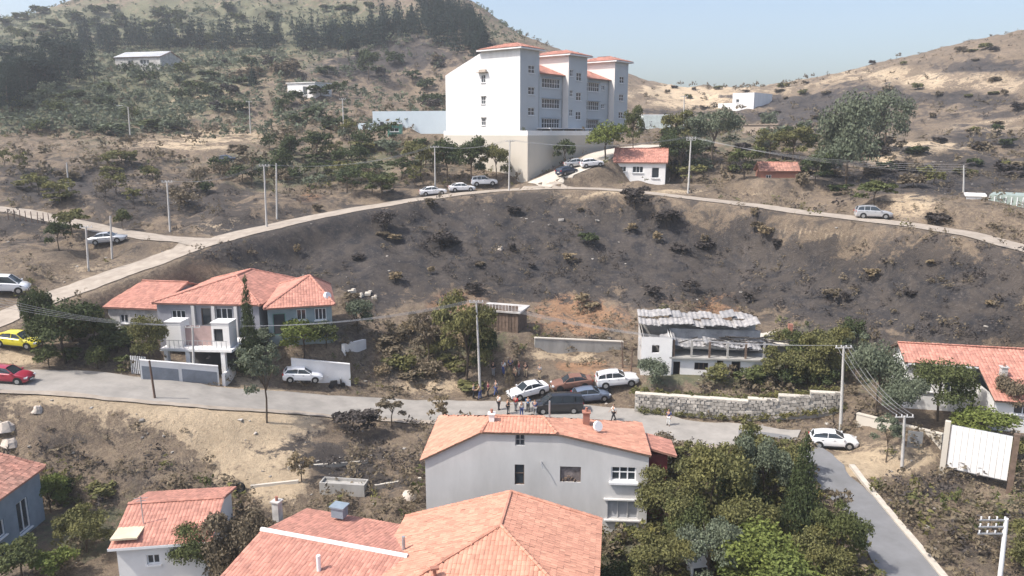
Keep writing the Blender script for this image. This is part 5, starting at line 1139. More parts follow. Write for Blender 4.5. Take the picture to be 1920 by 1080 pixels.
def make_car(style, col, name, label, cat='car', dirty=False):
    st = STY[style]; L, Wd = st['L'], st['W'] / 2; root = empty(name, (0, 0, 0), 0, label, cat); pm = PT[col]
    mb = MB(); sec = []
    for (fx, z0, zb, w) in st['body']:
        w = w / .88 * Wd * (.88 / .88); w = min(w, Wd); x = fx * L
        sec.append([(x, -w*.90, z0), (x, -w, z0 + .14), (x, -w, (z0 + zb) / 2 + .04), (x, -w*.985, zb - .07), (x, -w*.90, zb), (x, 0, zb + .025), (x, w*.90, zb), (x, w*.985, zb - .07), (x, w, (z0 + zb) / 2 + .04), (x, w, z0 + .14), (x, w*.90, z0)])
    n = len(sec[0])
    for a, b in zip(sec[:-1], sec[1:]):
        for i in range(n - 1): mb.face([a[i], b[i], b[i+1], a[i+1]])
        mb.face([a[n-1], b[n-1], b[0], a[0]])
    mb.face(sec[0]); mb.face(sec[-1][::-1])
    mb.build('body', pm, root, smooth=40)
    # greenhouse: glass, then painted roof and pillars
    cab = st['cab']; zb = lambda fx: np.interp(fx, [s[0] for s in st['body']], [s[2] for s in st['body']])
    base = [(f * L, Wd * .87, zb(f) - .02) for f, z in cab]; roofp = []
    x0, x1, x2, x3, x4 = [f * L for f, z in cab]; zr = [z for f, z in cab]; wr = Wd * .70
    P_ = lambda x, y, z: (x, y, z)
    gl = MB(); wbt = Wd * .885
    for s in (-1, 1):
        bl = [P_(x0 + .06, s*wbt*.95, zb(cab[0][0]) - .02), P_(x4 - .04, s*wbt*.95, zb(cab[4][0]) - .02)]
        tl = [P_(x1 + .02, s*wr, zr[1] - .05), P_(x2, s*wr*1.02, zr[2] - .05), P_(x3, s*wr, zr[3] - .05)]
        pts = [bl[0], bl[1], tl[2], tl[1], tl[0]]
        g1 = MB(); g1.face(pts if s < 0 else pts[::-1]); g1.build('side_window', M_glass, root, fix=False)
    a, b = wbt*.95, wr
    g1 = MB(); g1.face([(x4 - .04, -a, zb(cab[4][0]) - .02), (x4 - .04, a, zb(cab[4][0]) - .02), (x3, b, zr[3] - .05), (x3, -b, zr[3] - .05)]); g1.build('windscreen', M_glass, root, fix=False)
    g1 = MB(); g1.face([(x0 + .06, a, zb(cab[0][0]) - .02), (x0 + .06, -a, zb(cab[0][0]) - .02), (x1 + .02, -b, zr[1] - .05), (x1 + .02, b, zr[1] - .05)]); g1.build('rear_window', M_glass, root, fix=False)
    rf = MB(); prev = None
    for (x, z) in ((x1, zr[1]), (x2, zr[2]), ((x2+x3)/2, (zr[2]+zr[3])/2 + .012), (x3, zr[3])):
        row = [(x, -b - .015, z - .07), (x, -b*.85, z - .012), (x, 0, z + .02), (x, b*.85, z - .012), (x, b + .015, z - .07)]
        if prev:
            for i in range(4): rf.face([prev[i], row[i], row[i+1], prev[i+1]])
        prev = row
    for s in (-1, 1):
        za = zb(cab[4][0]); zc = zb(cab[0][0]); xm = (x2 + x3) / 2 - .15
        rf.tube([(x4 - .04, s*a, za - .03), (x3 + .02, s*(b + .01), zr[3] - .06)], .035, 4); rf.tube([(x0 + .05, s*a, zc - .03), (x1, s*(b + .01), zr[1] - .06)], .06 if style != 'suv' else .09, 4)
        rf.tube([(xm - .05, s*(a + .012), zb(0) - .02), (xm, s*(b + .02), zr[2] - .07)], .035, 4)
        if style in ('van', 'suv'): rf.tube([(x1 + .75, s*(a + .012), zb(-.3) - .02), (x1 + .75, s*(b + .03), zr[1] + .03)], .045, 4)
    rf.build('roof', pm, root, smooth=50)
    for fx in st['wb']:
        for s in (-1, 1):
            x = fx * L; r = st['r']; y = s * (Wd - .10)
            ar = MB(); ar.tube([(x, s*(Wd - .16), r + .02), (x, s*(Wd + .006), r + .02)], r + .065, 18); ar.build('wheel_arch', M_black, root)
            w = empty('wheel', (x, y, r)); w.parent = root; w.empty_display_size = .05
            t = MB(); t.tube([(0, -.10, 0), (0, .118, 0)] if s > 0 else [(0, .10, 0), (0, -.118, 0)], r, 18); t.build('tyre', M_tyre, w, smooth=40)
            q = MB(); q.tube([(0, s*.10, 0), (0, s*.128, 0)], r*.62, 10); q.build('rim', M_rim if col not in ('rust',) else M_tyre, w)
    xb = L / 2
    for s in (-1, 1):
        h = MB(); h.box((xb - .16, s*Wd*.70, st['body'][-1][2] + .06), (.26, .34, .13), -s*.35); h.build('headlight', M_head, root)
        h = MB(); h.box((-xb + .07, s*Wd*.76, st['body'][0][2] + .06), (.16, .26, .20), s*.25); h.build('tail_light', M_tail, root)
        h = MB(); h.box((x4 - .22, s*(Wd + .06), zb(.2) + .08), (.14, .2, .13)); h.build('wing_mirror', pm, root)
        h = MB(); h.box((0.05, s*(Wd - .0), zb(0) - .16), (.16, .03, .03)); h.build('door_handle', M_black, root); h = MB(); h.box((-.95, s*(Wd - .0), zb(0) - .15), (.16, .03, .03)); h.build('door_handle', M_black, root)
        sk = MB(); sk.box((0, s*(Wd - .03), st['body'][3][1] + .05), (L*.42, .07, .12)); sk.build('side_skirt', M_black, root)
    g1 = MB(); g1.box((xb - .005, 0, .46), (.05, Wd*1.1, .16)); g1.build('grille', M_black, root)
    g1 = MB(); g1.box((xb + .03, 0, .40), (.02, .5, .11)); g1.build('number_plate', M_plate, root)
    g1 = MB(); g1.box((-xb - .01, 0, .62), (.02, .5, .11)); g1.build('number_plate', M_plate, root)
    if style == 'suv':
        rr = MB()
        for s in (-1, 1): rr.tube([(x1 + .2, s*b*.92, zr[1] + .06), (x3 - .1, s*b*.92, zr[3] + .06)], .025, 5)
        rr.build('roof_rails', M_metal, root)
    return root
def slope_rot(o, x, y, rz, L=3.0, W=1.6):
    c, s = math.cos(rz), math.sin(rz)
    zf, zb_ = H(x + c*L/2, y + s*L/2), H(x - c*L/2, y - s*L/2); zl, zr_ = H(x - s*W/2, y + c*W/2), H(x + s*W/2, y - c*W/2)
    o.location = (x, y, (zf + zb_ + zl + zr_) / 4 + .06); o.rotation_euler = (max(-.06, min(.06, math.atan2(zl - zr_, W))), max(-.09, min(.09, -math.atan2(zf - zb_, L))), rz); o.rotation_mode = 'XYZ'
def place_car(style, col, px, py, deg, name, label, cat='car', D=None, src=None):
    loc, t = at(px, D) if D else G(px, py)
    o = make_car(style, col, name, label, cat) if src is None else copy_tree(src)
    if src: o['label'] = label; o.name = name
    slope_rot(o, loc.x, loc.y, R(deg)); return o
c1 = place_car('sedan', 'white', 990, 744, 205, 'parked_car', 'white sedan parked left of the black van, nose to the left')
place_car('suv', 'white', 1157, 722, 2, 'parked_car', 'white station wagon with roof rails parked beside the ruined house wall')
place_car('van', 'black', 1046, 772, 184, 'parked_van', 'black minivan in front of the other cars behind the grey house roof', 'van')
place_car('hatch', 'blue', 1108, 752, 8, 'parked_car', 'slate blue hatchback partly hidden behind the black minivan')
place_car('sedan', 'rust', 1072, 728, 186, 'parked_car', 'rust brown old sedan between the white sedan and white station wagon')
place_car('hatch', 'white', 568, 718, 14, 'parked_car', 'white hatchback parked in front of the white garden wall')
place_car('hatch', 'white', 1562, 838, -17, 'parked_car', 'white car on the street corner at right below the concrete pole')
place_car('hatch', 'red', 15, 716, 4, 'parked_car', 'red car cut by the left edge of the picture')
place_car('sedan', 'yellow', 36, 651, -3, 'parked_car', 'yellow car on the bank above the red car')
cs = place_car('sedan', 'silver', 204, 455, 8, 'parked_car', 'silver car parked on the side road at left')
place_car('suv', 'silver', 1636, 410, -14, 'parked_car', 'silver car alone on the upper road at right')
place_car('sedan', 'white', 812, 366, 13, 'parked_car', 'lowest of the three white cars lined up on the upper road', src=None)
place_car('sedan', 'white', 866, 359, 13, 'parked_car', 'middle of the three white cars lined up on the upper road')
place_car('suv', 'white', 908, 348, 6, 'parked_car', 'topmost of the three white cars lined up on the upper road')
place_car('hatch', 'white', 1110, 331, 10, 'parked_car', 'white car left of the upper roadside house', D=131)
place_car('sedan', 'silver', 1082, 334, 12, 'parked_car', 'silver car half hidden beside the white one by the upper roadside house', D=133)
place_car('hatch', 'dark', 1063, 340, 40, 'parked_car', 'small dark car at the foot of the school ramp', D=129)
place_car('sedan', 'dark', 425, 303, 6, 'parked_car', 'dark blue car on the dry slope above the upper road', D=143)
place_car('van', 'white', 6, 546, 20, 'parked_van', 'white van on the upper road cut by the left edge', 'van')
# scooter beside the white hatchback
def scooter():
    loc, t = G(632, 727); o = empty('motor_scooter', loc, R(20), 'dark motor scooter leaning by the white garden wall', 'scooter')
    for x in (-.62, .62): w = MB(); w.tube([(x, -.06, .27), (x, .06, .27)], .27, 14); w.build('wheel', M_tyre, o)
    b = MB(); b.box((-.35, 0, .55), (.75, .3, .35)); b.box((.15, 0, .32), (.6, .28, .12)); b.box((.42, 0, .62), (.12, .36, .6)); b.build('body', M_black, o, smooth=30)
    s = MB(); s.box((-.3, 0, .78), (.7, .28, .12)); s.build('seat', M_tyre, o)
    h = MB(); h.tube([(.62, 0, .3), (.42, 0, 1.0)], .035, 6); h.tube([(.42, -.33, 1.02), (.42, .33, 1.02)], .03, 6); h.build('handlebar', M_metal, o)
scooter()
# ---------------------------------------------------------------- people: one skinned body, clothes as children
def skin_mesh(name, verts, edges, radii, m, sub=1, root=0):
    me = bpy.data.meshes.new(name); me.from_pydata([tuple(v) for v in verts], edges, []); o = bpy.data.objects.new(name, me); COL.objects.link(o)
    md = o.modifiers.new('skin', 'SKIN'); md.use_smooth_shade = True
    sl = me.skin_vertices[0].data
    for i, r in enumerate(radii): sl[i].radius = r if isinstance(r, tuple) else (r, r); sl[i].use_root = (i == root)
    if sub: s = o.modifiers.new('sub', 'SUBSURF'); s.levels = s.render_levels = sub
    dg = bpy.context.evaluated_depsgraph_get(); m2 = bpy.data.meshes.new_from_object(o.evaluated_get(dg)); bpy.data.objects.remove(o)
    m2.name = name; m2.materials.clear(); m2.materials.append(m); return m2
M_skin = mat('skin', (.42, .25, .17), .6, .05); M_hair = mat('dark_hair', (.02, .016, .014), .7, .1)
CL = {k: mat('cloth_' + k, c, .9, .1, 3) for k, c in dict(white=(.72,.72,.7), black=(.025,.025,.03), red=(.55,.05,.06), blue=(.04,.25,.55), navy=(.05,.08,.22), grey=(.25,.25,.26), tan=(.38,.3,.2), maroon=(.22,.04,.07)).items()}
def build_pose(step, armL, armR, bend=0.0, headturn=0.0):
    V = {}; E = []; rad = {}
    def v(n, p, r): V[n] = Vector(p); rad[n] = r
    bx = math.sin(bend)
    v('pelvis', (0,0,.95), (.15,.11)); v('waist', (.0+bx*.1,0,1.10), (.13,.10)); v('chest', (bx*.25,0,1.32), (.165,.115)); v('neck', (bx*.38,0,1.50), .055); v('headb', (bx*.42+.01,0,1.58), .075); v('head', (bx*.44+.015,0,1.67), .098); v('crown', (bx*.45,0,1.755), .06)
    for s, sg in (('l', 1), ('r', -1)):
        st = step * sg; v('hip'+s, (0, sg*.09, .90), .095); v('knee'+s, (st*.22+.02, sg*.10, .50), .06); v('ankle'+s, (st*.38-.02*(st<0), sg*.11, .09 + (.06 if st < 0 else 0)), .04); v('toe'+s, (st*.38+.16, sg*.12, .04), .034)
        am = armL if sg > 0 else armR; sh = V['chest'] + Vector((0, sg*.20, .08)); v('sh'+s, sh, .058)
        el = sh + Vector((math.sin(am[0])*.29, sg*.05, -math.cos(am[0])*.29)); v('el'+s, el, .042); wr = el + Vector((math.sin(am[0]+am[1])*.25, -sg*.02, -math.cos(am[0]+am[1])*.25)); v('wr'+s, wr, .029)
        hd = wr + (wr - el).normalized() * .08; v('palm'+s, hd, (.034,.02))
        dr = (wr - el).normalized()
        for k in range(4): v('f%d%s' % (k, s), hd + dr * (.085 - .012*abs(k-1.3)) + Vector((0, 0, 0)) + Vector((.012*(k-1.5)*2.2, .0, .0)), .0095)
        v('th'+s, hd + dr * .02 + Vector((.045, 0, .0)), .011)
    names = list(V); idx = {n: i for i, n in enumerate(names)}
    L = [('pelvis','waist'),('waist','chest'),('chest','neck'),('neck','headb'),('headb','head'),('head','crown')]
    for s in 'lr': L += [('pelvis','hip'+s),('hip'+s,'knee'+s),('knee'+s,'ankle'+s),('ankle'+s,'toe'+s),('chest','sh'+s),('sh'+s,'el'+s),('el'+s,'wr'+s),('wr'+s,'palm'+s)] + [('palm'+s,'f%d%s' % (k,s)) for k in range(4)] + [('palm'+s,'th'+s)]
    body = skin_mesh('person_body', [V[n] for n in names], [(idx[a], idx[b]) for a, b in L], [rad[n] for n in names], M_skin, 1)
    def part(nm, ns, links, grow, m):
        ii = {n: i for i, n in enumerate(ns)}; return skin_mesh(nm, [V[n] for n in ns], [(ii[a], ii[b]) for a, b in links], [tuple(x + grow for x in (rad[n] if isinstance(rad[n], tuple) else (rad[n], rad[n]))) for n in ns], m, 1)
    shirt = part('shirt', ['pelvis','waist','chest','shl','ell','shr','elr'], [('pelvis','waist'),('waist','chest'),('chest','shl'),('shl','ell'),('chest','shr'),('shr','elr')], .018, CL['white'])
    tr = part('trousers', ['pelvis','hipl','kneel','anklel','hipr','kneer','ankler'], [('pelvis','hipl'),('hipl','kneel'),('kneel','anklel'),('pelvis','hipr'),('hipr','kneer'),('kneer','ankler')], .020, CL['black'])
    hv = [V['head'] + Vector((-.035,0,-.02)), V['head'] + Vector((-.02,0,.05)), V['crown'] + Vector((0,0,.01))]
    hair = skin_mesh('hair', hv, [(0,1),(1,2)], [.085,.098,.055], M_hair, 1)
    fc = MB(); h = V['head']
    for s in (-1, 1): fc.box((h.x+.093, s*.035, h.z+.005), (.012, .022, .012))
    fc.box((h.x+.088, 0, h.z-.06), (.015, .045, .01)); face = fc.mesh('eyes_and_mouth'); face.materials.append(M_hair)
    ns = MB(); ns.prism([(h.x+.09,-.014,h.z-.03),(h.x+.09,.014,h.z-.03),(h.x+.118,0,h.z-.03)], (-.012,0,.045))
    for s in (-1, 1): ns.box((h.x, s*.098, h.z-.01), (.03,.018,.05))
    nose = ns.mesh('nose_and_ears'); nose.materials.append(M_skin)
    sh = []
    for s in 'lr':
        q = MB(); a = V['ankle'+s]; q.box((a.x+.06, a.y, a.z-.045), (.27, .1, .09)); sh.append(q.mesh('shoe')); sh[-1].materials.append(M_black)
    return body, shirt, tr, hair, face, nose, sh
POSES = [build_pose(.15, (.1,.2), (-.1,.3)), build_pose(.75, (-.5,.4), (.5,.4)), build_pose(.1, (.3,1.5), (.2,1.3)), build_pose(.3, (.6,.6), (.0,.3), .35)]
CM = {}
def dyed(me, m):
    k = (me.name, m.name)
    if k not in CM: c = me.copy(); c.materials.clear(); c.materials.append(m); CM[k] = c
    return CM[k]
def person(px, py, deg, pose, shirt, trousers, label, D=None, sc=1.0):
    loc, t = at(px, D) if D else G(px, py); b, s, tr, h, f, nz, sh = POSES[pose]
    o = bpy.data.objects.new('person', b); COL.objects.link(o); o.location = loc + Vector((0, 0, .05)); o.rotation_euler = (0, 0, R(deg)); o.scale = (sc,) * 3
    tag(o, label, 'person')
    for nm, me in (('shirt', dyed(s, CL[shirt])), ('trousers', dyed(tr, CL[trousers])), ('hair', h), ('face', f), ('nose_and_ears', nz), ('shoe', sh[0]), ('shoe', sh[1])):
        c = bpy.data.objects.new(nm, me); COL.objects.link(c); c.parent = o
    return o
person(1150, 790, 200, 1, 'white', 'black', 'person in white top and black trousers walking on the street right of the minivan')
person(1253, 799, 250, 0, 'navy', 'white', 'person in blue top standing alone on the street at right')
person(990, 774, 80, 2, 'blue', 'black', 'person in bright blue shirt beside the left end of the minivan')
person(967, 772, 60, 0, 'red', 'grey', 'person in red shirt left of the one in bright blue')
person(978, 782, 120, 0, 'white', 'navy', 'person in white shirt in front of the red and blue shirts')
person(952, 778, 20, 2, 'black', 'black', 'person all in black at the left end of the group by the minivan')
person(888, 748, 0, 2, 'grey', 'black', 'person in grey shirt at the foot of the street pole')
person(900, 750, 170, 3, 'tan', 'navy', 'person in tan shirt bending beside the foot of the street pole')
person(915, 744, 200, 0, 'maroon', 'black', 'person in maroon shirt right of the street pole')
person(944, 704, 240, 0, 'white', 'navy', 'person in white shirt at the back by the dark tree')
person(957, 700, 260, 1, 'navy', 'black', 'person in navy clothes walking behind the white sedan')
person(973, 706, 200, 0, 'maroon', 'grey', 'person in maroon shirt and grey trousers behind the white sedan')
person(1012, 712, 230, 2, 'grey', 'tan', 'person in grey shirt and tan trousers between white sedan and rust car')
person(985, 708, 280, 0, 'black', 'tan', 'person in black shirt standing just behind the white sedan roof')

for i, (px, py, dg, po, a, b, lab) in enumerate([(935,770,40,0,'white','black','person in white shirt at the far left of the group by the minivan'), (1003,781,90,3,'navy','grey','person in navy shirt bending over beside the minivan front'), (930,742,210,1,'grey','navy','person in grey shirt walking left of the white sedan'), (965,716,230,0,'tan','black','person in tan shirt under the dark tree behind the white sedan'), (925,707,250,2,'black','grey','person in black shirt at the left of the group under the dark tree')]):
    person(px, py, dg, po, a, b, lab)
# ---------------------------------------------------------------- poles, cables, walls, yard things
TOPS = {}
def pole(name, label, px, py0, topx, topy, r0=.15, r1=.09, m=None, arms=1, cat='pole', key=None, D=None, lamp=False, group=None):
    loc, t = at(px, D) if D else G(px, py0)
    top = P(topx, topy, loc.y); top.y = loc.y; hv = top - loc; m = m or M_pole
    o = empty(name, loc, 0, label, cat, group); mb = MB(); mb.tube([(0,0,-.4), hv * .5, hv], r0, 9, r1); mb.build('pole_shaft', m, o, smooth=40)
    tops = []
    for k in range(arms):
        a = MB(); z = hv * (1 - .035 * k) if arms < 3 else hv - Vector((0, 0, .02 + k * .45)); w = 1.5 if arms < 3 else 1.6
        side = -.5 if arms >= 3 else 0
        a.box((z.x + side * w, z.y, z.z - .1), (w, .09, .09)); ar = a.build('crossarm', M_metal if arms >= 3 else m, o)
        for s in (-.45, -.15, .15, .45):
            i = MB(); p = (z.x + (s + side) * w, z.y, z.z - .05); i.tube([p, (p[0], p[1], p[2] + .18)], .035, 6, .05); i.build('insulator', M_pvc, ar)
            if k == 0: tops.append(loc + Vector((p[0], p[1], p[2] + .18)))
    if lamp:
        l = MB(); l.tube([hv - Vector((0,0,.1)), hv + Vector((-1.0, -.2, .25)), hv + Vector((-1.8, -.3, .2))], .04, 6); l.box(hv + Vector((-2.0, -.3, .18)), (.6, .2, .1)); l.build('lamp_arm', M_metal, o)
    TOPS[key or label] = tops or [loc + hv]; return o
pole('utility_pole', 'tall concrete pole beside the white car at the right street corner', 1576, 812, 1582, 650, .17, .10, key='E', arms=1)
pole('utility_pole', 'concrete street pole standing behind the people in the centre', 901, 746, 893, 565, .16, .09, key='C', arms=1)
pole('utility_pole', 'concrete pole in front of the white terrace block', 364, 715, 361, 612, .13, .09, key='B', arms=1)
pole('timber_pole', 'leaning brown timber pole on the near side of the street', 291, 748, 280, 676, .11, .08, M_polewood, key='T', arms=0)
pole('utility_pole', 'concrete pole beside the steel gate at right', 1691, 882, 1696, 780, .14, .1, key='F', arms=1)
pole('utility_pole', 'white pole with three steel crossarms at the bottom right corner', 1872, 1110, 1887, 972, .15, .12, M_pvc, arms=3, key='G')
pole('utility_pole', 'tall pole beside the upper roadside house', 1290, 362, 1296, 258, .17, .1, key='U', arms=2)
pole('utility_pole', 'pole at the upper road edge before the sports hall trees', 816, 352, 815, 275, .14, .1, key='U2', arms=1)
pole('utility_pole', 'pole just left of the retaining wall corner', 954, 358, 956, 264, .14, .1, key='U3', arms=1)
pole('utility_pole', 'left pole of the close pair above the upper road', 500, 426, 495, 310, .15, .1, key='U4', arms=1)
pole('utility_pole', 'right pole of the close pair above the upper road', 519, 410, 518, 306, .15, .1, key='U5', arms=0)
pole('utility_pole', 'pole above the junction of side road and upper road', 319, 434, 313, 340, .15, .1, key='U6', arms=1)
pole('utility_pole', 'pole in front of the silver car on the side road', 210, 486, 207, 405, .13, .1, key='U7', arms=0)
pole('utility_pole', 'leftmost roadside pole below the side road', 166, 508, 161, 425, .13, .1, key='U8', arms=1)
pole('utility_pole', 'pole on the left slope under the hill track', 129, 357, 125, 305, .14, .1, key='U9', arms=0)
pole('street_lamp', 'lamp pole at the end of the hill track', 245, 268, 240, 200, .15, .1, key='U10', arms=0, lamp=True, cat='street lamp')
pole('utility_pole', 'pole on the bare left slope under the burnt white house', 470, 250, 467, 190, .16, .1, key='U11', arms=1)
pole('utility_pole', 'pole left of the sports hall', 645, 250, 642, 185, .16, .1, key='U12', arms=1)
pole('utility_pole', 'small pole on the slope right of the silver car', 1807, 360, 1807, 310, .13, .09, key='U13', arms=0)
pole('utility_pole', 'far pole rising behind the upper roadside pole', 1281, 262, 1283, 180, .17, .1, key='U14', arms=1)
def cable(a, b, sag, label, group='overhead power cables', r=.014):
    n = 14; a = Vector(a); b = Vector(b); o = a.copy(); mb = MB()
    mb.tube([a.lerp(b, i/n) - o - Vector((0, 0, sag * 4 * (i/n) * (1 - i/n))) for i in range(n + 1)], r, 4, cap=False)
    c = mb.build('power_cable', M_wire, None, fix=False); c.location = o; tag(c, label, 'cable', group); return c
lft = [P(-40, 548 + 6*i, 66) for i in range(4)]
for i in range(4):
    cable(lft[i], TOPS['B'][i], .7, 'thin cable running from the left edge to the terrace block pole', 'cables left of the terrace block pole')
    cable(TOPS['B'][i], TOPS['C'][i], 1.0, 'thin cable strung between the terrace block pole and the centre pole', 'cables between street poles')
    cable(TOPS['C'][i], TOPS['E'][i], 1.4, 'thin cable strung from the centre pole to the right corner pole', 'cables to the right corner pole')
    cable(TOPS['E'][i], TOPS['F'][i], .8, 'thin cable strung from the corner pole to the pole by the steel gate', 'cables to the gate pole')
    e = P(1812, 308 + 5*i, 100); cable(TOPS['U'][i], e, 1.2, 'thin cable running from the upper roadside pole to the right', 'cables right of the upper pole')
    cable(TOPS['U3'][i], TOPS['U'][i], 1.2, 'thin cable strung from the wall corner pole to the upper roadside pole', 'cables left of the upper pole')
    if i < 3: cable(TOPS['U2'][i], TOPS['U3'][i], .8, 'thin cable strung between the two poles by the parked white cars', 'cables over the parked white cars'); cable(TOPS['U4'][i], TOPS['U2'][i], 1.4, 'thin cable strung up the slope along the upper road', 'cables along the upper road')
    if i < 3: cable(TOPS['U6'][i], TOPS['U4'][i], 1.0, 'thin cable strung from the road junction pole to the pole pair', 'cables by the road junction')
# ---- walls along the street
def wall_px(name, label, a, b, hh, th, m, cat='wall', cap=None, zl=1.5, panels=0, pm=None):
    A, _ = G(*a) if len(a) == 2 else at(a[0], a[2]); B, _ = G(*b) if len(b) == 2 else at(b[0], b[2])
    d = B - A; L = math.hypot(d.x, d.y); rot = math.atan2(d.y, d.x); o = empty(name, A, rot, label, cat); n = max(1, int(L / 3), int(abs(d.z) / .22)); dz = d.z
    n = max(1, int(L / 3))
    def seg(x0, x1, zb0, zb1, z0, z1, t, mm, nm, par):
        mb = MB(); mb.prism([(x0, -t/2, zb0), (x1, -t/2, zb1), (x1, -t/2, z1), (x0, -t/2, z0)], (0, t, 0)); return mb.build(nm, mm, par)
    for i in range(n):
        x0, x1 = L * i / n, L * (i + 1) / n - .01; a0, a1 = dz * i / n, dz * (i + 1) / n
        w = seg(x0, x1, a0 - zl, a1 - zl, a0 + hh, a1 + hh, th, m, 'wall_section', o)
        if cap: seg(x0, x1, a0 + hh + .002, a1 + hh + .002, a0 + hh + .12, a1 + hh + .12, th + .12, cap, 'coping', w)
    return o
wall_px('garden_wall', 'white garden wall with grey lower panels along the street left of the terrace pillar', (265,712), (412,722), 1.9, .25, M_white, cap=M_white)
gw = [o for o in bpy.data.objects if o.get('label', '').startswith('white garden wall with grey lower')][0]
for w in list(gw.children):
    vs = [v.co.copy() for v in w.data.vertices]; xa_, xb_ = min(v.x for v in vs), max(v.x for v in vs)
    za = max(v.z for v in vs if v.x < xa_ + .01); zb__ = max(v.z for v in vs if v.x > xb_ - .01)
    q = MB(); q.prism([(xa_ + .15, -.165, za - 1.8), (xb_ - .15, -.165, zb__ - 1.8), (xb_ - .15, -.165, zb__ - .5), (xa_ + .15, -.165, za - .5)], (0, .037, 0)); q.build('grey_panel', mat('grey_wall_panel', (.24, .26, .29), .7), w)
wall_px('garden_wall', 'white wall behind the parked white hatchback', (548,712), (658,722), 2.3, .25, M_white, cap=M_white)
wall_px('stair_wall', 'sloping white stair wall climbing right of the parked hatchback', (644,690,78), (684,628,83), 1.0, .4, M_white)
wall_px('kerb_wall', 'low white wall corner at the terrace driveway', (420,724), (440,700), 1.2, .3, M_white)
wall_px('garden_wall', 'long low concrete wall at right behind the steel gate pole', (1605,800), (1765,842), 1.3, .25, M_beige, cap=M_beige)
# stone wall below the ruin: rough stones set into a mortar core, continuous
def stone_wall():
    A, _ = G(1196, 776); B, _ = G(1572, 806); A = at(1190, 73.2)[0]; B = at(1575, 69.0)[0]; M1 = at(1400, 70.6)[0]
    o = empty('stone_retaining_wall', A, 0, 'rough grey stone retaining wall along the street below the ruined house', 'retaining wall'); pts = [A, A.lerp(M1, .33), A.lerp(M1, .67), M1, M1.lerp(B, .33), M1.lerp(B, .67), B]
    for a, b in zip(pts[:-1], pts[1:]):
        d = b - a; L = math.hypot(d.x, d.y); rot = math.atan2(d.y, d.x); c, s = math.cos(rot), math.sin(rot); core = MB(); hh = 1.9
        m_ = a.lerp(b, .5) - A; core.box((m_.x - s*-.0, m_.y, m_.z + hh/2 - .5), (L, .5, hh + 1.0), rot); core.build('mortar_core', M_conc, o)
        st = MB(); n = int(L / .42)
        for r_ in range(6):
            for i in range(n):
                w = .42 * rng.uniform(.7, 1.15); u = (i + .5 + (r_ % 2) * .5) * L / n + rng.uniform(-.05, .05)
                if u > L - .1: continue
                p = a + d * (u / L) - A; z = p.z + .1 + r_ * .35 + rng.uniform(-.03, .03)
                st.box((p.x + s * .29, p.y - c * .29, z), (w, .14 + rng.random() * .1, .33 * rng.uniform(.75, 1.0)), rot + rng.uniform(-.08, .08), a=rng.random())
        q = st.build('wall_stones', M_stone, o, fix=False); q['kind'] = 'stuff'
        k = MB(); k.box((m_.x, m_.y, m_.z + hh + .06), (L, .72, .14), rot); k.build('coping', M_beige, o)
stone_wall()
# steel gate panel, white, at right
def gate():
    A = P(1774, 876, 57.0); B = P(1889, 893, 54.6); f = Frame(A, B, A.z - .1); z0 = .1; h = f.node('metal_gate', 'large white sheet metal sliding gate at right below the yellow-green tree', 'gate'); L = f.L; t = f.uv(1830, 806)[1]; dz = 0
    n = 10
    for i in range(n): m = MB(); m.box((L*(i+.5)/n, 0, t/2 + .05), (L/n - .02, .05 + .02*(i % 2), t - .1)); m.build('sheet_panel', M_white, h)
    m = MB()
    for z in (.05, t/2, t): m.box((L/2, .05, z), (L, .06, .08))
    m.build('gate_frame', M_metal, h)
    for x in (-.25, L + .25): m = MB(); m.box((x, 0, t/2 - .3), (.4, .4, t + 1.2)); m.build('gate_post', M_beige if x < 0 else M_wood, h)
gate()
wall_px('mesh_fence', 'short slatted metal fence beside the pole at right', (1700,838), (1728,842), 1.5, .06, M_metal, cat='fence')
# steel picket gate posts left of the garden wall
gg, _ = G(248, 700); o = empty('picket_gate', gg, R(-12), 'blue-white picket gate at the left end of the white garden wall', 'gate')
for i in range(9): m = MB(); m.box((i*.2, 0, .9), (.08, .05, 1.8)); m.build('picket', M_pvc, o)
m = MB(); m.box((.8, .04, .4), (1.8, .04, .08)); m.box((.8, .04, 1.4), (1.8, .04, .08)); m.build('gate_rails', M_metal, o)
# concrete trough on the scrub terrace
a, _ = at(600, 55.5); b, _ = at(684, 55.0); f = Frame(a, b, min(a.z, b.z)); o = f.node('concrete_trough', 'long low grey concrete trough on the dry terrace left of the grey house', 'trough')
m = MB()
for y in (0, 1.0): m.box((f.L/2, y, .45), (f.L, .12, 1.1))
for x in (.06, f.L - .06): m.box((x, .5, .45), (.12, .88, 1.1))
m.build('trough_wall', M_conc, o); m = MB(); m.box((f.L/2, .5, .75), (f.L - .26, .86, .04)); m.build('trough_bottom', M_conc, o)
# terrace edges on the dry slope
for i, (a, b) in enumerate([((470,915,None),(560,905,None)), ((640,925,None),(790,900,None)), ((540,880,None),(690,868,None))]):
    wall_px('terrace_kerb', ['crumbling low terrace kerb left of the concrete trough', 'crumbling low terrace kerb below the concrete trough', 'crumbling low terrace kerb above the concrete trough'][i], a[:2], b[:2], .25, .2, M_beige, cat='kerb', zl=.5)
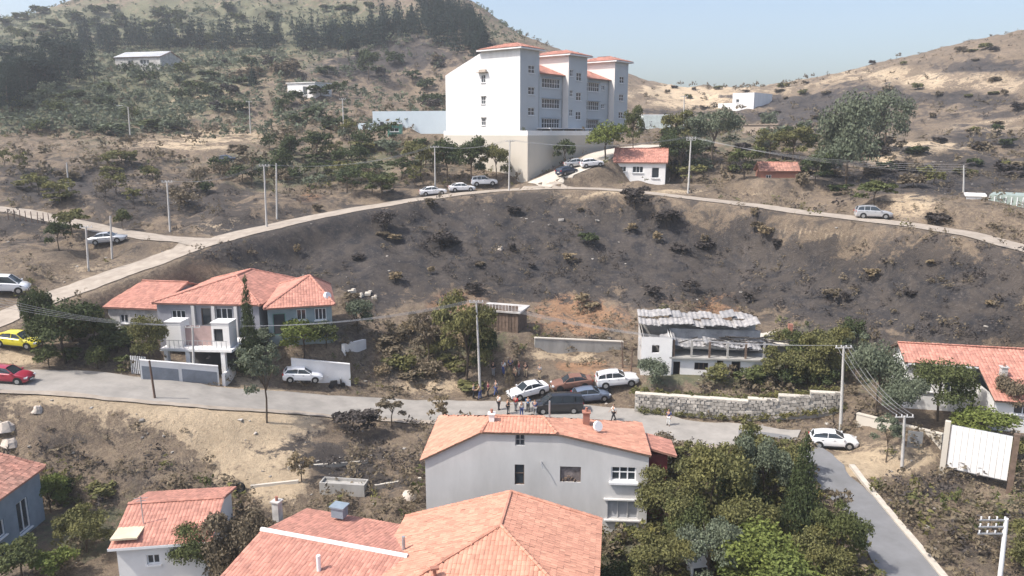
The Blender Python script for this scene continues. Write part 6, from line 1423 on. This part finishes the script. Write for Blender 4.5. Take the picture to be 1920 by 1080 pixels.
# spare tyre, white box and tarpaulin
loc, t = G(450, 925); o = MB(); n = 20
for k in range(n):
    a0, a1 = 2*PI*k/n, 2*PI*(k+1)/n
    for j in range(8):
        b0, b1 = 2*PI*j/8, 2*PI*(j+1)/8; q = lambda a, b: ((.36 + .13*math.cos(b))*math.cos(a), .13*math.sin(b), .5 + (.36 + .13*math.cos(b))*math.sin(a)); o.face([q(a0,b0), q(a1,b0), q(a1,b1), q(a0,b1)])
o = o.build('old_tyre', M_tyre, None, smooth=60); o.location = loc; tag(o, 'old black tyre standing on the sand above the red roofs', 'tyre')
loc, t = at(1306, 44.5); o = empty('white_cabinet', loc, .2, 'white metal cabinet among bushes at the bottom edge', 'cabinet'); m = MB(); m.box((0, 0, 1.3), (1.1, .8, 2.6)); m.build('cabinet_body', M_pvc, o); m = MB(); m.box((0, -.42, .8), (.9, .04, .6)); m.build('vent_panel', M_black, o)
m = MB(); m.box((0, 0, 2.64), (1.25, .95, .08)); m.build('cabinet_lid', M_white, o)
# pale boulders
for i, (px, py, s, lab) in enumerate([(938,466,.55,'pale boulder alone in the middle of the charred slope'), (1402,688,.7,'pale sandstone block above the stone wall near the ruined house'), (8,800,1.0,'pale broken slab at the left edge under the street'), (765,930,.8,'cut pale tree stump beside the grey house wall'), (18,830,.8,'second pale broken slab at the left edge'), (70,770,.5,'pale rock on the bank below the red car')]):
    loc, t = G(px, py); V = []
    m = MB(); m.tube([(0,0,-.2),(0.05,0,.15),(0,.02,.42)], s, 9, s*.55); o = m.build('boulder' if 'boulder' in lab or 'rock' in lab else ('tree_stump' if 'stump' in lab else 'stone_slab'), mat('pale_rock', (.56, .49, .42), .95, .15, 2.0, bump=.4), None)
    me = o.data
    for v in me.vertices: v.co *= rng.uniform(.82, 1.15)
    me.update(); o.location = loc; o.scale = (1, .8, .9); tag(o, lab, 'rock' if 'stump' not in lab else 'stump')
# creepers and weeds along the top and foot of the stone wall
def wall_weeds():
    A = at(1190, 73.2)[0]; M1 = at(1400, 70.6)[0]; B = at(1575, 69.0)[0]; g = np.random.default_rng(5); pts = []
    for i in range(260):
        f = g.random() * 2; a, b = (A, M1) if f < 1 else (M1, B); p = a.lerp(b, f % 1); top = g.random() < .6
        pts.append((p.x + g.normal(0, .1), p.y + (.75 if top else -.55) + g.normal(0, .15), p.z + (1.55 if top else .0)))
    scatter('weeds_on_stone_wall', np.array(pts), 'olive', None, 60, .10, 1.0, (.4, 1.1), 97)
wall_weeds()
wall_px('terrace_wall', 'long low grey terrace wall on the dirt slope left of the ruined house', (1002,648), (1168,655), .9, .35, M_conc, cap=M_beige)
for i, (a, b) in enumerate([((1168, 690), (1166, 640)), ((1183, 700), (1186, 652))]):
    loc, t = G(*a); mb = MB(); top = P(b[0], b[1], loc.y) - loc; mb.tube([(0, 0, -.3), top], .09, 7, .06); o = mb.build('timber_post', M_polewood, None, smooth=40); o.location = loc
    tag(o, ['weathered timber post beside the white station wagon, farther from the ruin', 'weathered timber post nearest the left corner of the ruined house'][i], 'post')
for i in range(9):
    loc, t = G(16 + i * 11, 412 + i * 1.2); mb = MB(); mb.tube([(0, 0, -.3), (rng.uniform(-.1, .1), 0, 1.5)], .06, 6, .05); o = mb.build('fence_post', M_polewood, None, smooth=40); o.location = loc
    tag(o, 'dark fence post in the row beside the side road at left', 'post', 'fence posts along the side road')
for i, (px, py, s) in enumerate([(660, 548, .5), (675, 556, .4), (690, 552, .6), (702, 560, .35)]):
    loc, t = G(px, py); m = MB(); m.box((0, 0, .12), (s * 2, s * 1.2, .3), rng.random() * 3); m.box((s * .4, .1, .35), (s, s * .7, .2), rng.random() * 3); m.build('debris', M_beige, None); o = bpy.context.scene.objects[-1] if False else [q for q in COL.objects if q.name.startswith('debris')][-1]
    o.location = loc; o.name = 'rubble_block'; tag(o, 'pale rubble block behind the rightmost red roof', 'rubble', 'pale rubble behind the red roofs')

# ---------------------------------------------------------------- the air: thin even smoke haze round the whole place
def haze():
    m = bpy.data.materials.new('haze_air'); m.use_nodes = True; nt = m.node_tree; nt.nodes.remove(nt.nodes['Principled BSDF'])
    v = nt.nodes.new('ShaderNodeVolumePrincipled'); v.inputs['Color'].default_value = (.93, .96, 1.0, 1); v.inputs['Density'].default_value = 0.00042; v.inputs['Anisotropy'].default_value = 0.2
    nt.links.new(v.outputs[0], nt.nodes['Material Output'].inputs['Volume'])
    mb = MB(); mb.box2((-840, -90, -40), (840, 900, 160)); o = mb.build('haze', m, None); tag(o, kind='stuff')
haze()
